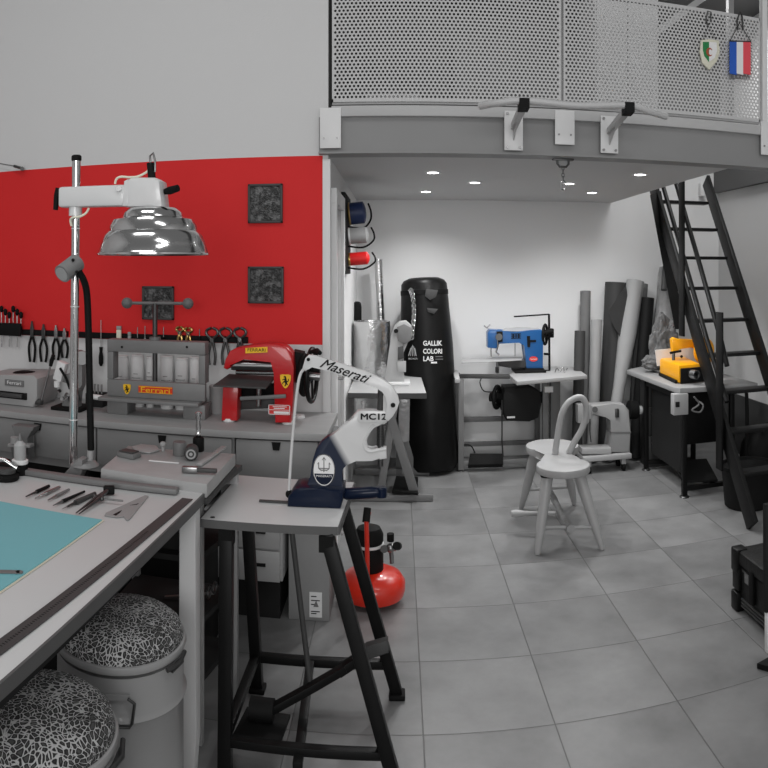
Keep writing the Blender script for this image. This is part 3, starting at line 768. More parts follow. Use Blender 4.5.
for a in (xl+.0, xr-.11): MB().box(a, a+.11, Yp+.0, Yp+.12, BZ, z3-.001, .003).build('foot', 'press_grey', t, True)
s0 = at(155, 395, Y=Yp+.04)
zh = at(155, 303, Y=Yp+.04).z
MB().cyl((s0.x, Yp+.04, zb2+.01), (s0.x, Yp+.04, zh), .0125, seg=16).build('screw', 'dark_steel', t, True)
ha, hb = at(127, 303, Y=Yp+.01), at(188, 303.5, Y=Yp+.07)
hd = MB().cyl(ha, hb, .008, seg=12).build('handle_bar', 'mid_grey', t, True)
for e in (ha, hb): MB().ball(e, .028).build('ball_end', 'mid_grey', hd, True)
MB().cyl((s0.x, Yp+.04, zt), (s0.x, Yp+.04, zt+.016), .028, seg=20).build('collar', 'mid_grey', t, True)
for px in (122, 187):
    a = at(px, 347, Y=Yp); MB().cyl((a.x, Yp-.003, a.z), (a.x, Yp+.004, a.z), .006, seg=10).build('bolt', 'rubber', t, True)
emblem_shield(t, at(127, 389, Y=Yp-.002), .052)
a, b_ = at(138.5, 385.5, Y=Yp-.002), at(172.5, 394.5, Y=Yp-.002)
pl = MB().box(a.x, b_.x, Yp-.004, Yp+.001, b_.z, a.z).build('nameplate', 'orange_red', t, True)
m = MB(); m.box(a.x+.002, b_.x-.002, Yp-.0055, Yp-.004, a.z-.005, a.z-.002); m.box(a.x+.002, b_.x-.002, Yp-.0055, Yp-.004, b_.z+.001, b_.z+.003); m.build('border', 'yellow', pl, True)
writing('nameplate_text', 'Ferrari', .036, 'yellow', pl, ((a.x+b_.x)/2, Yp-.005, (a.z+b_.z)/2-.002), width=.15)
# thread cans behind the press opening
for k, (x0, x1) in enumerate(((115.5, 129), (130, 145.5), (146.5, 153.5), (160.5, 173.5), (174.5, 189), (190, 200))):
    Yc = 3.575
    a, b_ = at(x0, 355, Y=Yc), at(x1, 355, Y=Yc); r = min((b_.x-a.x)/2, .034); cx = (a.x+b_.x)/2
    t2 = thing('can', ['tall white can, first at the left in the opening of the press', 'tall white can, second in the opening of the press', 'narrowly seen white can just left of the press screw',
               'white can just right of the press screw', 'white can, fifth in the opening of the press', 'white can at the right column of the press'][k], 'can', (cx, Yc, BZ), 0, 'white cans behind the press')
    hz = at(130, 356-(k % 2)*1.5, Y=Yc).z - BZ
    MB().lathe([(r*.97, 0), (r, .004), (r, hz-.012), (r*.97, hz-.008)], (cx, Yc, BZ), seg=24).build('body', 'paper', t2, True)
    MB().lathe([(r*.97, 0), (r*.98, .006), (r*.9, .009), (0, .009)], (cx, Yc, BZ+hz-.007), seg=24).build('lid', 'plate_white', t2, True)
    for zz, f in ((.45, .55), (.52, .9), (.6, .4), (.36, .8)):
        m = MB()
        z = BZ + hz*zz + (k*7 % 5)*.006
        a0 = -PI/2 - .9*f; n = 8
        m.prism([(cx+(r+.0006)*math.cos(a0+1.8*f*i/n), Yc+(r+.0006)*math.sin(a0+1.8*f*i/n), z) for i in range(n+1)] + [(cx+r*.95*math.cos(a0+1.8*f*i/n), Yc+r*.95*math.sin(a0+1.8*f*i/n), z) for i in range(n, -1, -1)], (0, 0, .003))
        m.build('label_print', 'mid_grey', t2, True)
# grey tin behind the red machine
a = at(219, 400, Y=3.53)
single(MB().lathe([(.045, 0), (.048, .005), (.048, .125), (.05, .128), (.05, .138), (.044, .14), (0, .14)], (a.x, 3.53, BZ), seg=28), 'tin', 'light_grey', 'grey round tin standing behind the black table of the red machine', 'tin', (a.x, 3.53, BZ))
# roll of paper lying left of the press
single(MB().cyl(at(88, 396, Y=3.38), at(103, 398, Y=3.38), .014, seg=16), 'paper_tube', 'plate_white', 'short white tube lying left of the big press on the bench', 'tube', at(88, 400, Y=3.38))
a = at(97, 388, Y=3.5)
t = thing('jar_rack', 'small dark rack of bits between the lamp hose and the big press', 'rack', (a.x, 3.5, BZ))
MB().box(a.x-.05, a.x+.05, 3.46, 3.54, BZ, BZ+.07, .003).build('tray', 'bench_dark', t, True)
for k in range(5): MB().cyl((a.x-.04+k*.02, 3.47, BZ+.03), (a.x-.04+k*.02, 3.47, BZ+.12), .005, seg=8).build('bit', 'steel', t, True)

# ---- red bench machine (cast red frame, roller, black table, handwheel)
Yr = 3.32
t = thing('splitting_machine', 'red cast splitting machine with steel roller, black feed table and handwheel', 'machine', (at(262, 420, Y=Yr).x, Yr+.05, BZ))
fr = [(276.5, 421), (292.5, 421), (294.5, 398), (295, 366), (293.5, 352), (288, 346), (280, 343), (268, 342), (250, 345), (238, 347), (232, 350), (227.5, 358), (225.5, 367), (229, 368.5), (234, 366), (237, 359), (246, 358), (275, 358.5), (275.5, 372)]
MB().pz(fr, Yr+.04, .10, .012).build('frame', 'red_paint', t, True)
MB().pz([(225, 385), (240, 385), (239, 419), (223.5, 419)], Yr+.05, .09, .006).build('standard', 'red_paint', t, True)
MB().pz([(238, 400), (277, 398), (277, 407), (238, 409)], Yr+.12, .05, .004).build('crossbar', 'dark_grey', t, True)
MB().pz([(239, 385), (277, 383), (277, 421), (270, 400), (250, 402), (239, 412)], Yr+.17, .02).build('back_plate', 'rubber', t, True)
m = MB(); a, b_ = at(232, 365, Y=Yr+.02), at(275.5, 366, Y=Yr+.02)
m.cyl(a, b_, .024, seg=28)
for f in (.25, .55, .6, .9): m.cyl(a.lerp(b_, f), a.lerp(b_, f+.02), .0255, seg=28)
m.build('roller', 'steel', t, True)
MB().cyl(at(236, 372, Y=Yr+.06), at(276, 373, Y=Yr+.06), .012, seg=16).build('lower_roller', 'chrome', t, True)
z = at(240, 383, Y=Yr-.02).z
MB().prism([at(213, 386, Y=Yr-.06), at(266, 388.5, Y=Yr-.06), at(276, 377, Y=Yr+.10), at(229, 374.5, Y=Yr+.10)], (0, 0, .007), .001).build('feed_table', 'dark_grey', t, True)
MB().bar(at(240, 398.5, Y=Yr-.03), at(286, 396, Y=Yr-.03), .014, .018, bev=.004).build('lever', 'mid_grey', t, True)
MB().cyl(at(259, 386, Y=Yr+.02), at(258.5, 406, Y=Yr+.02), .011, seg=14).build('adjusting_screw', 'steel', t, True)
for px, py, Yf in ((229, 421, Yr+.03), (288, 423, Yr+.03), (299, 418, Yr+.16)):
    a = at(px, py, Y=Yf); MB().lathe([(.028, 0), (.03, .004), (.027, .016), (0, .016)], (a.x, Yf, BZ), seg=24).build('foot', 'plate_white', t, True)
a, b_ = at(245, 347, Y=Yr-.012), at(267.5, 353, Y=Yr-.012)
pl = MB().prism([at(245.5, 348, Y=Yr-.014), at(267.5, 346.8, Y=Yr-.014), at(267.5, 352.3, Y=Yr-.014), at(245.5, 353.3, Y=Yr-.014)], (0, .004, 0)).build('nameplate', 'yellow', t, True)
c1 = at(256.5, 350.1, Y=Yr-.0165); writing('nameplate_text', 'FERRARI', .022, 'ink', pl, c1, width=.085)
emblem_shield(t, at(285.5, 381, Y=Yr-.013), .066)
a, b_ = at(268.5, 404.5, Y=Yr-.013), at(290, 415, Y=Yr-.013)
pl = MB().box(a.x, b_.x, Yr-.013, Yr-.009, b_.z, a.z).build('sticker', 'red_label', t, True)
m = MB()
for (u0, u1, v0, v1) in ((0, 1, .95, 1), (0, 1, 0, .05), (0, .03, 0, 1), (.97, 1, 0, 1), (.25, .95, .1, .34), (.25, .75, .6, .68), (.2, .85, .78, .84), (0, 1, .46, .5)):
    m.box(a.x+(b_.x-a.x)*u0, a.x+(b_.x-a.x)*u1, Yr-.0145, Yr-.013, b_.z+(a.z-b_.z)*v0, b_.z+(a.z-b_.z)*v1)
m.build('sticker_print', 'text_white', pl, True)
w = at(309.5, 375, Y=Yr+.1)
def wheel(parent, name, c, ax, r, tr, mm, spokes=4, sx=1.0):
    m = MB(); c = Vector(c); ax = Vector(ax).normalized(); u, v = basis(ax)
    m.tube([c + (u*math.cos(q)+v*math.sin(q))*r for q in [i*2*PI/36 for i in range(36)]], tr, 10, True)
    m.cyl(c-ax*tr*1.6, c+ax*tr*1.6, tr*1.9, seg=18)
    for k in range(spokes):
        q = 2*PI*k/spokes + .4
        m.bar(c, c + (u*math.cos(q)+v*math.sin(q))*r, tr*1.2, tr*.8, up=ax)
    return m.build(name, mm, parent, True)
MB().cyl(at(293, 369, Y=Yr+.1), (w.x+.05, Yr+.1, w.z+.03), .03, seg=20).build('hub', 'rubber', t, True)
m = MB(); c0 = Vector((w.x-.01, Yr+.1, w.z)); ax = Vector((1, -.28, .0)).normalized(); u, v = basis(ax)
hw = wheel(t, 'handwheel', (w.x+.012, Yr+.1, w.z), (1, -.08, 0), .125, .011, 'black_steel', 5)
wheel(t, 'belt_wheel', (w.x-.025, Yr+.1, w.z), (1, -.08, 0), .09, .014, 'rubber', 5)
MB().tube([at(311, 352, Y=Yr+.06), at(317, 351, Y=Yr-.02), at(320, 353, Y=Yr-.06)], [.008, .014, .01], 12).build('crank_handle', 'rubber', hw, True)
MB().pz([(294, 350), (304, 352), (305, 380), (294, 382)], Yr+.12, .1, .006).build('gear_housing', 'rubber', t, True)
MB().cyl(at(309, 376, Y=Yr+.03), at(320, 377, Y=Yr+.03), .018, seg=14).build('shaft_end', 'steel', t, True)

# ---- bench vice under the left end of the bench front
Yv = 3.05
t = thing('bench_vice', 'grey bench vice hanging at the bench front behind the oil bottle', 'vice', (at(25, 430, Y=Yv).x, Yv, .6))
MB().pz([(15, 424), (37, 426), (36, 430), (30, 436), (30, 446), (32, 458), (16, 458), (14, 446), (20, 438)], Yv+.05, .07, .005).build('body', 'mid_grey', t, True)
MB().pz([(10, 443), (32, 444), (32, 447), (10, 446)], Yv, .05, .003).build('jaw', 'light_grey', t, True)
MB().cyl(at(15, 437, Y=Yv-.02), at(15, 443, Y=Yv-.02), .022, seg=18).build('knob', 'light_grey', t, True)
MB().cyl(at(22, 452, Y=Yv-.12), at(23, 450, Y=Yv+.05), .011, seg=12).build('screw', 'steel', t, True)

# ================================================================== CUTTING TABLE IN THE FOREGROUND
TZ = 0.90
A_ = at(205, 491, Z=TZ); B_ = at(0, 680, Z=TZ); K_ = at(26, 467, Z=TZ)
ed = (B_ - A_); ed.z = 0; ed.normalize()
NR = A_ + ed * 1.75
t = thing('cutting_table', 'white-topped cutting table with dark edge and white legs, in the foreground', 'table', (-1.3, 1.4, 0))
bk = Vector((-2.2, K_.y + .0, TZ)); nl = Vector((-2.2, NR.y, TZ))
top = [A_.copy(), NR.copy(), nl, bk]
MB().prism([v + Vector((0, 0, -.0145)) for v in top], (0, 0, .027), .002).build('table_top', 'table_white', t, True)
MB().bar(A_ + Vector((.003, 0, -.016)), NR + Vector((.003, 0, -.016)), .006, .03).build('edge_band', 'table_edge', t, True)
MB().bar(Vector((-2.0, 2.12, .83)), Vector((-.7, 2.12, .83)), .025, .08).build('frame_rail', 'mid_grey', t, True)
MB().bar(Vector((-.69, 2.1, .83)), Vector((-.72, .6, .83)), .025, .08).build('frame_rail', 'bench_dark', t, True)
lp = at(189.5, 768, Z=0.0)
for (x, y) in ((lp.x + .022, 2.14), (-2.0, 2.1), (-.72, .55), (-2.0, .55)):
    m = MB(); w = .027
    m.prism([(x-w, y, .871), (x+w, y, .871), (x+w, y, .15), (x+w*.6, y, .0), (x-w*.55, y, .0), (x-w, y, .15)], (0, .05, 0), .003)
    m.build('leg', 'table_white', t, True)
# timber rail lying at the back edge
a, b_ = at(24, 471, Z=TZ+.010), at(178, 491, Z=TZ+.010)
single(MB().bar(a, b_, .034, .018, bev=.004), 'wooden_batten', 'mid_grey', 'long grey wooden batten lying along the back edge of the cutting table', 'batten', (a+b_)/2 - Vector((0, 0, .010)))
# turquoise mat
c1, c2, c3 = at(102, 521, Z=TZ), at(0, 502.5, Z=TZ), at(0, 592, Z=TZ)
d1 = (c2-c1).normalized(); d2 = (c3-c1).normalized()
mt = [c1, c1 + d1*.95, c1 + d1*.95 + d2*.66, c1 + d2*.66]
t = thing('cutting_mat', 'turquoise cutting mat with pale rim on the white table', 'cutting mat', c1)
MB().prism([v + Vector((0, 0, .0025)) for v in mt], (0, 0, .003)).build('surface', 'turquoise', t, True)
ce = sum(mt, Vector())/4
MB().prism([ce + (v-ce)*1.012 + Vector((0, 0, .0008)) for v in mt], (0, 0, .0012)).build('rim', 'mat_back', t, True)
# small ruler on the mat
a, b_ = at(-40, 570, Z=TZ+.006), at(19.5, 572, Z=TZ+.006)
m = MB(); m.bar(a, b_, .017, .0016); m.cyl(b_ - Vector((0, 0, .0008)), b_ + Vector((0, 0, .0008)), .0085, seg=16)
t = thing('steel_ruler', 'short grey steel ruler with rounded end lying on the turquoise mat', 'ruler', b_)
m.build('blade', 'mid_grey', t, True)
MB().cyl(b_ + Vector((-.003, 0, .0009)), b_ + Vector((-.003, 0, .0013)), .0028, seg=10).build('hole', 'ink', t, True)
# long ruler along the table edge
a, b_ = at(187.5, 499, Z=TZ+.001), at(-2, 649, Z=TZ+.001)
d = (b_-a).normalized(); e = a + d*1.35
t = thing('long_ruler', 'long dark perforated ruler lying parallel to the table edge', 'ruler', a)
MB().bar(a + Vector((0, 0, .001)), e + Vector((0, 0, .001)), .034, .002).build('blade', 'dark_grey', t, True)
u = d.cross(Vector((0, 0, 1)))
m = MB()
for k in range(120):
    q = a + d*(.3 + k*.0085) + Vector((0, 0, .0022)); m.bar(q - u*.003, q + u*.003, .002, .0005)
m.build('scale_marks', 'ink', t, True)

# tools on the table
def tool(name, lab, cat, p0, p1, parts, grp=None):
    a, b_ = at(*p0, Z=TZ+.006), at(*p1, Z=TZ+.006)
    t = thing(name, lab, cat, a - Vector((0, 0, .006)), 0, grp)
    for (nm, f0, f1, r0, r1, mm) in parts:
        q0, q1 = a.lerp(b_, f0), a.lerp(b_, f1)
        MB().tube([q0, q0.lerp(q1, .5), q1], [r0, (r0+r1)/2, r1], 10).build(nm, mm, t, True)
    return t
g = 'leather tools laid in a row on the table'
tool('awl', 'thin dark awl, first tool of the row on the white table', 'awl', (49, 486), (26, 496.5), [('handle', 0, .55, .005, .006, 'rubber'), ('blade', .55, 1, .004, .002, 'dark_steel')], g)
tool('bone_folder', 'pale steel folder lying second in the row of tools', 'folder', (59.5, 487), (35, 498.5), [('handle', 0, .6, .0045, .006, 'steel'), ('blade', .6, 1, .005, .002, 'chrome')], g)
tool('edge_creaser', 'grey slim creaser lying third in the row of tools', 'creaser', (69, 489.5), (48, 500), [('handle', 0, .6, .004, .0055, 'mid_grey'), ('blade', .6, 1, .004, .002, 'steel')], g)
tool('craft_knife', 'dark craft knife lying fourth in the row of tools', 'knife', (84.5, 491.5), (53, 505.5), [('handle', 0, .72, .0035, .006, 'rubber'), ('blade', .72, 1, .005, .001, 'steel')], g)
tool('skiving_knife', 'fat dark-handled knife lying fifth in the row, beside the divider', 'knife', (95, 493.5), (62, 509), [('handle', 0, .6, .006, .009, 'dark_grey'), ('shank', .6, .85, .005, .003, 'dark_steel'), ('point', .85, 1, .002, .0008, 'steel')], g)
t = thing('divider', 'black wing divider with screw spindle among the tools on the table', 'divider', at(107, 491, Z=TZ))
a = at(107, 491, Z=TZ+.018)
for e in (at(76, 513, Z=TZ+.006), at(79, 514, Z=TZ+.006)):
    MB().tube([a, a.lerp(e, .3) + (e-a).cross(Vector((0, 0, 1))).normalized()*.004*(1 if e.x < at(78, 513.5, Z=TZ+.006).x else -1), e], [.006, .006, .0015], 8).build('leg', 'dark_steel', t, True)
MB().obox(at(109, 490, Z=TZ+.015), (.035, .022, .026), (0, 0, .4), .005).build('head', 'rubber', t, True)
MB().tube([at(96, 498, Z=TZ+.012), at(123, 501, Z=TZ+.012)], .003, 8).build('spindle', 'steel', t, True)
m = MB(); m.ball(at(95, 497, Z=TZ+.013), .009); m.ball(at(102, 499, Z=TZ+.012), .007); m.build('knurled_nut', 'dark_steel', t, True)
t = thing('set_square', 'grey plastic template with two slots beside the divider', 'template', at(125, 510, Z=TZ))
out = [(145, 495.5), (148.5, 496.2), (129, 520), (126, 520), (124, 516.5), (117, 517.5), (104.5, 515.5), (106, 513)]
MB().prism([at(x, y, Z=TZ+.0018) for x, y in out], (0, 0, .002)).build('plate', 'case_grey', t, True)
m = MB(); m.prism([at(x, y, Z=TZ+.0034) for x, y in ((136, 504), (139, 503), (137, 504.5), (130, 505.2))], (0, 0, .0004)); m.build('slot', 'ink', t, True)
m = MB(); m.prism([at(x, y, Z=TZ+.0034) for x, y in ((113, 514.5), (122, 510), (120, 512.5), (116, 515.5))], (0, 0, .0004)); m.build('slot', 'ink', t, True)

# small lamp head / stamp and oil bottle at the back-left of the table
t = thing('oil_bottle', 'small clear-grey bottle with pointed cap standing in a dark cup by the batten', 'bottle', at(21, 470, Z=TZ))
o = at(20, 474, Z=TZ)
MB().lathe([(.024, 0), (.027, .004), (.027, .034), (.022, .036), (0, .036)], o, seg=24).build('cup', 'rubber', t, True)
MB().lathe([(.0265, 0), (.0285, .002), (.0285, .012), (.025, .014), (0, .014)], o + Vector((0, 0, .036)), seg=24).build('collar', 'plate_white', t, True)
MB().lathe([(.019, 0), (.021, .006), (.021, .05), (.012, .06), (.008, .064), (0, .064)], o + Vector((0, 0, .05)), seg=24).build('flask', 'light_grey', t, True)
MB().lathe([(.008, 0), (.006, .01), (.003, .024), (0, .025)], o + Vector((0, 0, .114)), seg=14).build('cap', 'mid_grey', t, True)
o = at(6, 479, Z=TZ)
t = thing('tape_dispenser', 'black round tape dispenser with chrome handle at the left edge of the table', 'dispenser', o)
MB().lathe([(.042, 0), (.045, .004), (.045, .014), (.036, .02), (0, .02)], o, seg=32).build('base', 'rubber', t, True)
MB().lathe([(.030, 0), (.033, .003), (.033, .012), (.028, .015), (0, .015)], o + Vector((0, 0, .021)), seg=32).build('disc', 'dark_grey', t, True)
MB().tube([o + Vector((-.08, 0, .06)), o + Vector((-.01, .01, .058)), o + Vector((.03, .02, .035))], .008, 10).build('handle', 'chrome', t, True)
MB().bar(o + Vector((-.08, .02, .045)), o + Vector((.035, .03, .026)), .018, .01, bev=.003).build('arm', 'rubber', t, True)

# ---- pedestal shelf behind the cutting table with stone slab
sl = [at(101, 468, Z=.93), at(207, 484, Z=.93), at(235.5, 453.5, Z=.93), at(128, 445.5, Z=.93)]
zs = .93
t = thing('shelf_unit', 'narrow white-framed shelf unit carrying the stone slab beside the bench', 'shelf', (-.8, 2.4, 0))
for (x, y) in ((-.665, 2.335), (-.61, 2.62), (-1.0, 2.335), (-1.0, 2.62)):
    MB().box(x-.014, x+.014, y-.014, y+.014, 0, .84, .002).build('upright', 'light_grey', t, True)
for k, z in enumerate((.2, .4, .62)):
    MB().prism([(-1.0, 2.325, z), (-.668, 2.325, z), (-.612, 2.63, z), (-1.0, 2.63, z)], (0, 0, .02)).build('shelf', 'bench_dark', t, True)
MB().prism([(-1.02, 2.30, .853), (-.62, 2.27, .853), (-.585, 2.645, .853), (-1.02, 2.645, .853)], (0, 0, .022), .002).build('shelf_top', 'dark_grey', t, True)
rest = thing('scissors', 'dark scissor handles poking out of the white-framed shelf unit', 'scissors', (-.66, 2.5, .42))
MB().tube([Vector((-.665, 2.46, .455)) + Vector((0, .022*math.cos(q), .018*math.sin(q))) for q in [i*PI/6 for i in range(12)]], .004, 6, True).build('finger_loop', 'dark_steel', rest, True)
MB().tube([Vector((-.66, 2.52, .447)) + Vector((0, .024*math.cos(q), .018*math.sin(q))) for q in [i*PI/6 for i in range(12)]], .004, 6, True).build('finger_loop', 'dark_steel', rest, True)
MB().bar((-.66, 2.5, .436), (-.83, 2.46, .418), .012, .004).build('blade', 'steel', rest, True)
single(MB().box(-.95, -.72, 2.36, 2.6, .632, .76, .004), 'tool_box', 'bench_dark', 'dark box on the upper shelf of the white-framed unit', 'box', (-.83, 2.48, .632))
t = thing('slab_board', 'dark board lying under the stone slab behind the cutting table', 'board', (-.8, 2.37, .866))
ce = sum(sl, Vector())/4
MB().prism([Vector((ce.x + (v.x-ce.x)*1.02, ce.y + (v.y-ce.y)*1.02, .875)) for v in sl], (0, 0, .018), .002).build('board', 'leather_dark', t, True)
t = thing('stone_slab', 'thick pale stone slab lying behind the cutting table with mallets on it', 'slab', (-.8, 2.37, .885))
MB().prism([Vector((v.x, v.y, .9075)) for v in sl], (0, 0, .044), .004).build('slab', 'slab_stone', t, True)

def pot(px, py, r, h, name, mm, lab, cat, grp=None):
    o = at(px, py, Z=zs)
    t = thing(name, lab, cat, o, 0, grp)
    MB().lathe([(r*.96, 0), (r, .003), (r, h-.003), (r*.96, h), (0, h)], o, seg=24).build('body', mm, t, True)
    return t, o
o = at(179.5, 455, Z=zs)
t, o = pot(179.5, 455, .024, .048, 'pot', 'mid_grey', 'upright grey cylindrical pot at the back of the stone slab', 'pot')
# round mallet lying
t = thing('rawhide_mallet', 'short cylinder mallet head lying with its ringed end showing, on the slab', 'mallet', at(189, 462, Z=zs))
o = at(191, 461, Z=zs); o.z = zs + .025
ax = Vector((.22, -.95, 0)).normalized()
MB().lathe([(.020, -.05), (.0245, -.048), (.0245, 0), (.021, .004), (.0, .004)], o, ax, seg=24).build('head', 'dark_grey', t, True)
MB().lathe([(.012, .005), (.017, .005), (.017, .008), (.012, .008)], o, ax, seg=24, cap=False).build('ring', 'light_grey', t, True)
MB().lathe([(0, .005), (.006, .005), (.006, .008), (0, .008)], o, ax, seg=16).build('centre', 'light_grey', t, True)
# steel tool standing with black base
o = at(198.5, 451, Z=zs)
t = thing('hand_burnisher', 'chrome tool with black cylindrical base standing upright on the slab', 'tool', o)
MB().lathe([(.019, 0), (.021, .003), (.021, .046), (.018, .05), (0, .05)], o, seg=24).build('base', 'rubber', t, True)
MB().lathe([(.008, .05), (.012, .062), (.007, .075), (.011, .09), (.008, .11), (.013, .125), (.013, .14), (.006, .145), (0, .146)], o, seg=20).build('handle', 'chrome', t, True)
# wooden block and stick, hammer, small bits
t = thing('sanding_block', 'low grey wedge block on the left part of the stone slab', 'block', at(129, 456, Z=zs))
o = at(129, 457, Z=zs); MB().obox(o + Vector((0, 0, .009)), (.075, .05, .018), (0, 0, -.3), .003).build('block', 'mid_grey', t, True)
MB().obox(o + Vector((0, 0, .021)), (.06, .04, .005), (0, 0, -.3), .001).build('pad', 'dark_grey', t, True)
t = thing('leather_scrap', 'flat pale rounded scrap lying on the stone slab behind the block', 'leather scrap', at(147, 447, Z=zs))
MB().prism([at(x, y, Z=zs+.004) for x, y in ((132, 447), (141, 444.5), (156, 446), (160, 450), (150, 453), (136, 451.5))], (0, 0, .006), .002).build('scrap', 'light_grey', t, True)
t = thing('wooden_stick', 'flat pale stick lying diagonally toward the right edge of the slab', 'stick', at(212, 459, Z=zs))
MB().bar(at(199, 465, Z=zs+.006), at(224, 447, Z=zs+.006), .02, .009, bev=.002).build('stick', 'slab_stone', t, True)
t = thing('hammer', 'small steel hammer lying on the front right corner of the slab', 'hammer', at(195, 467, Z=zs))
a, b_ = at(182, 469, Z=zs+.012), at(211, 470.5, Z=zs+.012)
MB().bar(a.lerp(b_, .0), a.lerp(b_, .55), .02, .02, bev=.004).build('head', 'steel', t, True)
MB().bar(a.lerp(b_, .35) + Vector((0, .0, 0)), b_ + Vector((.02, .0, 0)), .016, .014, bev=.003).build('handle', 'dark_grey', t, True)
t = thing('white_strip', 'thin white strip lying flat in the middle of the slab', 'strip', at(163, 462, Z=zs))
MB().bar(at(149, 460.5, Z=zs+.002), at(179, 463, Z=zs+.002), .008, .003).build('strip', 'paper', t, True)
t = thing('small_knob', 'small pale ball-headed peg standing at the back of the slab', 'peg', at(163, 450, Z=zs))
o = at(163, 451, Z=zs); MB().lathe([(.006, 0), (.006, .016), (.011, .02), (.012, .028), (.007, .034), (0, .035)], o, seg=16).build('peg', 'light_grey', t, True)

for x0, x1, y0, y1, h_, lab in ((-1.72, -1.14, 2.5, 2.95, .46, 'black lidded crate added to darken the floor under the tables, farther left'), (-1.08, -.78, 2.72, 3.05, .5, 'black lidded crate added to darken the floor just behind the white-framed shelf unit')):  # crates after a dark box shape, added to darken the space under the tables
    t = thing('filler_crate', lab, 'crate', ((x0+x1)/2, (y0+y1)/2, 0))
    MB().box(x0, x1, y0, y1, 0, h_, .01).build('body', 'rubber', t, True)
    MB().box(x0-.01, x1+.01, y0-.01, y1+.01, h_+.001, h_+.04, .01).build('lid', 'black_steel', t, True)
# ---- lamp on chrome post
PL = at(73, 470, Y=2.33)
xl_ = PL.x; yl = 2.33
def PX(px): return at(px, 269, Y=yl).x
t = thing('bench_lamp', 'white bench lamp with tiered chrome shade on a tall chrome post', 'lamp', (xl_, yl, TZ))
k = lambda py: at(75, py, Y=yl).z
ztop = k(160)
MB().cyl((xl_, yl, TZ), (PX(76.5), yl, ztop), .0155, seg=24).build('post', 'chrome', t, True)
MB().lathe([(.017, 0), (.0185, .004), (.0185, .016), (.014, .021), (0, .021)], (PX(76.5), yl, ztop-.004), seg=20).build('post_cap', 'rubber', t, True)
for py in (229, 307, 420):
    m = MB(); f = (k(py)-TZ)/(ztop-TZ); m.lathe([(.0165, 0), (.0165, .003)], (xl_+(PX(76.5)-xl_)*f, yl, k(py)), seg=20)
    m.build('cable_tie', 'plate_white', t, True)
# head arm (box beam) and shade
a, b_ = at(61.5, 197.8, Y=yl), at(131, 195.8, Y=yl)
hgt = at(75, 186, Y=yl).z - at(75, 206.5, Y=yl).z
MB().bar(a, b_, .06, hgt, bev=.01).build('arm', 'lamp_white', t, True)
MB().pz([(127, 182), (131, 180), (133, 203), (131, 207), (125, 207), (127, 190)], yl, .062, .004).build('arm_joint', 'lamp_white', t, True)
hd = MB().pz([(131.5, 181), (136, 178.7), (158, 178.7), (163.5, 182), (166.5, 208), (131, 208)], yl, .09, .012).build('lamp_head', 'lamp_white', t, True)
MB().cyl((PX(75.5), yl, k(216)), (PX(75.5), yl, k(206)), .024, seg=24).build('collar', 'lamp_white', t, True)
m = MB(); m.tube([at(58.5, 188, Y=yl-.0), at(57, 196, Y=yl), at(55.5, 210, Y=yl)], [.011, .012, .009], 10); m.cyl(at(58, 196, Y=yl), at(62, 196, Y=yl), .009, seg=12); m.build('clamp_lever', 'rubber', t, True)
m = MB(); m.tube([at(164, 192, Y=yl), at(170, 190.5, Y=yl-.02), at(178, 188, Y=yl-.03)], [.009, .014, .012], 12); m.build('swivel_knob', 'rubber', t, True)
MB().cyl(at(118.5, 188.5, Y=yl-.04), at(118.5, 188.5, Y=yl-.02), .01, seg=16).build('screw', 'steel', t, True)
MB().cyl(at(152, 178.5, Y=yl), at(150.5, 163, Y=yl), .0135, seg=16).build('cable_gland', 'rubber', t, True)
MB().tube([at(150.5, 165, Y=yl), at(150, 156, Y=yl), at(153, 153, Y=yl), at(155, 160, Y=yl), at(155, 172, Y=yl)], .004, 8).build('wire_loop', 'steel', t, True)
MB().tube(spline([at(115, 184, Y=yl), at(116.5, 179, Y=yl), at(121, 176.8, Y=yl), at(130, 177.3, Y=yl), at(138, 176.5, Y=yl), at(146, 172.5, Y=yl), at(148.5, 170, Y=yl)]), .0042, 8).build('cable', 'cream', t, True)
MB().tube(spline([at(89, 208, Y=yl-.02), at(86, 213, Y=yl-.02), at(80, 216.5, Y=yl-.025), at(73, 217.5, Y=yl-.025), at(70.5, 220, Y=yl-.02), at(71.5, 226, Y=yl-.015)]), .0042, 8).build('cable', 'cream', t, True)
sc_c = at(153, 250, Y=yl); dz = lambda py: at(153, py, Y=yl).z - sc_c.z
rr = .171; SK = 1.07
prof = [(.052, dz(207.5)), (.076, dz(208.5)), (.093, dz(213)), (.098, dz(217.5)), (.101, dz(218)), (.128, dz(220)), (.140, dz(226)), (.143, dz(231.5)), (.146, dz(232)), (.158, dz(236)), (.170, dz(245)), (.176, dz(252)), (.181, dz(253.5)), (.181, dz(255)),
        (.176, dz(254)), (.166, dz(246)), (.15, dz(238)), (.137, dz(233)), (.12, dz(224)), (.09, dz(218)), (.06, dz(210))]
MB().lathe([(q_*SK, h_) for q_, h_ in prof], sc_c, seg=64, cap=False).build('shade', 'chrome', t, True)
MB().lathe([(0, dz(211)), (.02, dz(212)), (.028, dz(222)), (.042, dz(238)), (.03, dz(246)), (0, dz(249))], sc_c, seg=24).build('bulb', 'plate_white', t, True)
# swivel clamp with spotlight joint on post
a, b_ = at(62, 274, Y=yl-.07), at(77, 262.5, Y=yl+.0)
cl = MB().cyl(a, b_, .033, seg=28).build('swivel_clamp', 'machine_grey', t, True)
MB().lathe([(0, 0), (.026, 0), (.026, .002), (0, .002)], a - (b_-a).normalized()*.003, (b_-a), seg=24).build('clamp_face', 'light_grey', cl, True)
for px, py in ((69, 267), (77, 272), (73, 260)): MB().ball(at(px, py, Y=yl-.05), .006).build('screw', 'ink', cl, True)
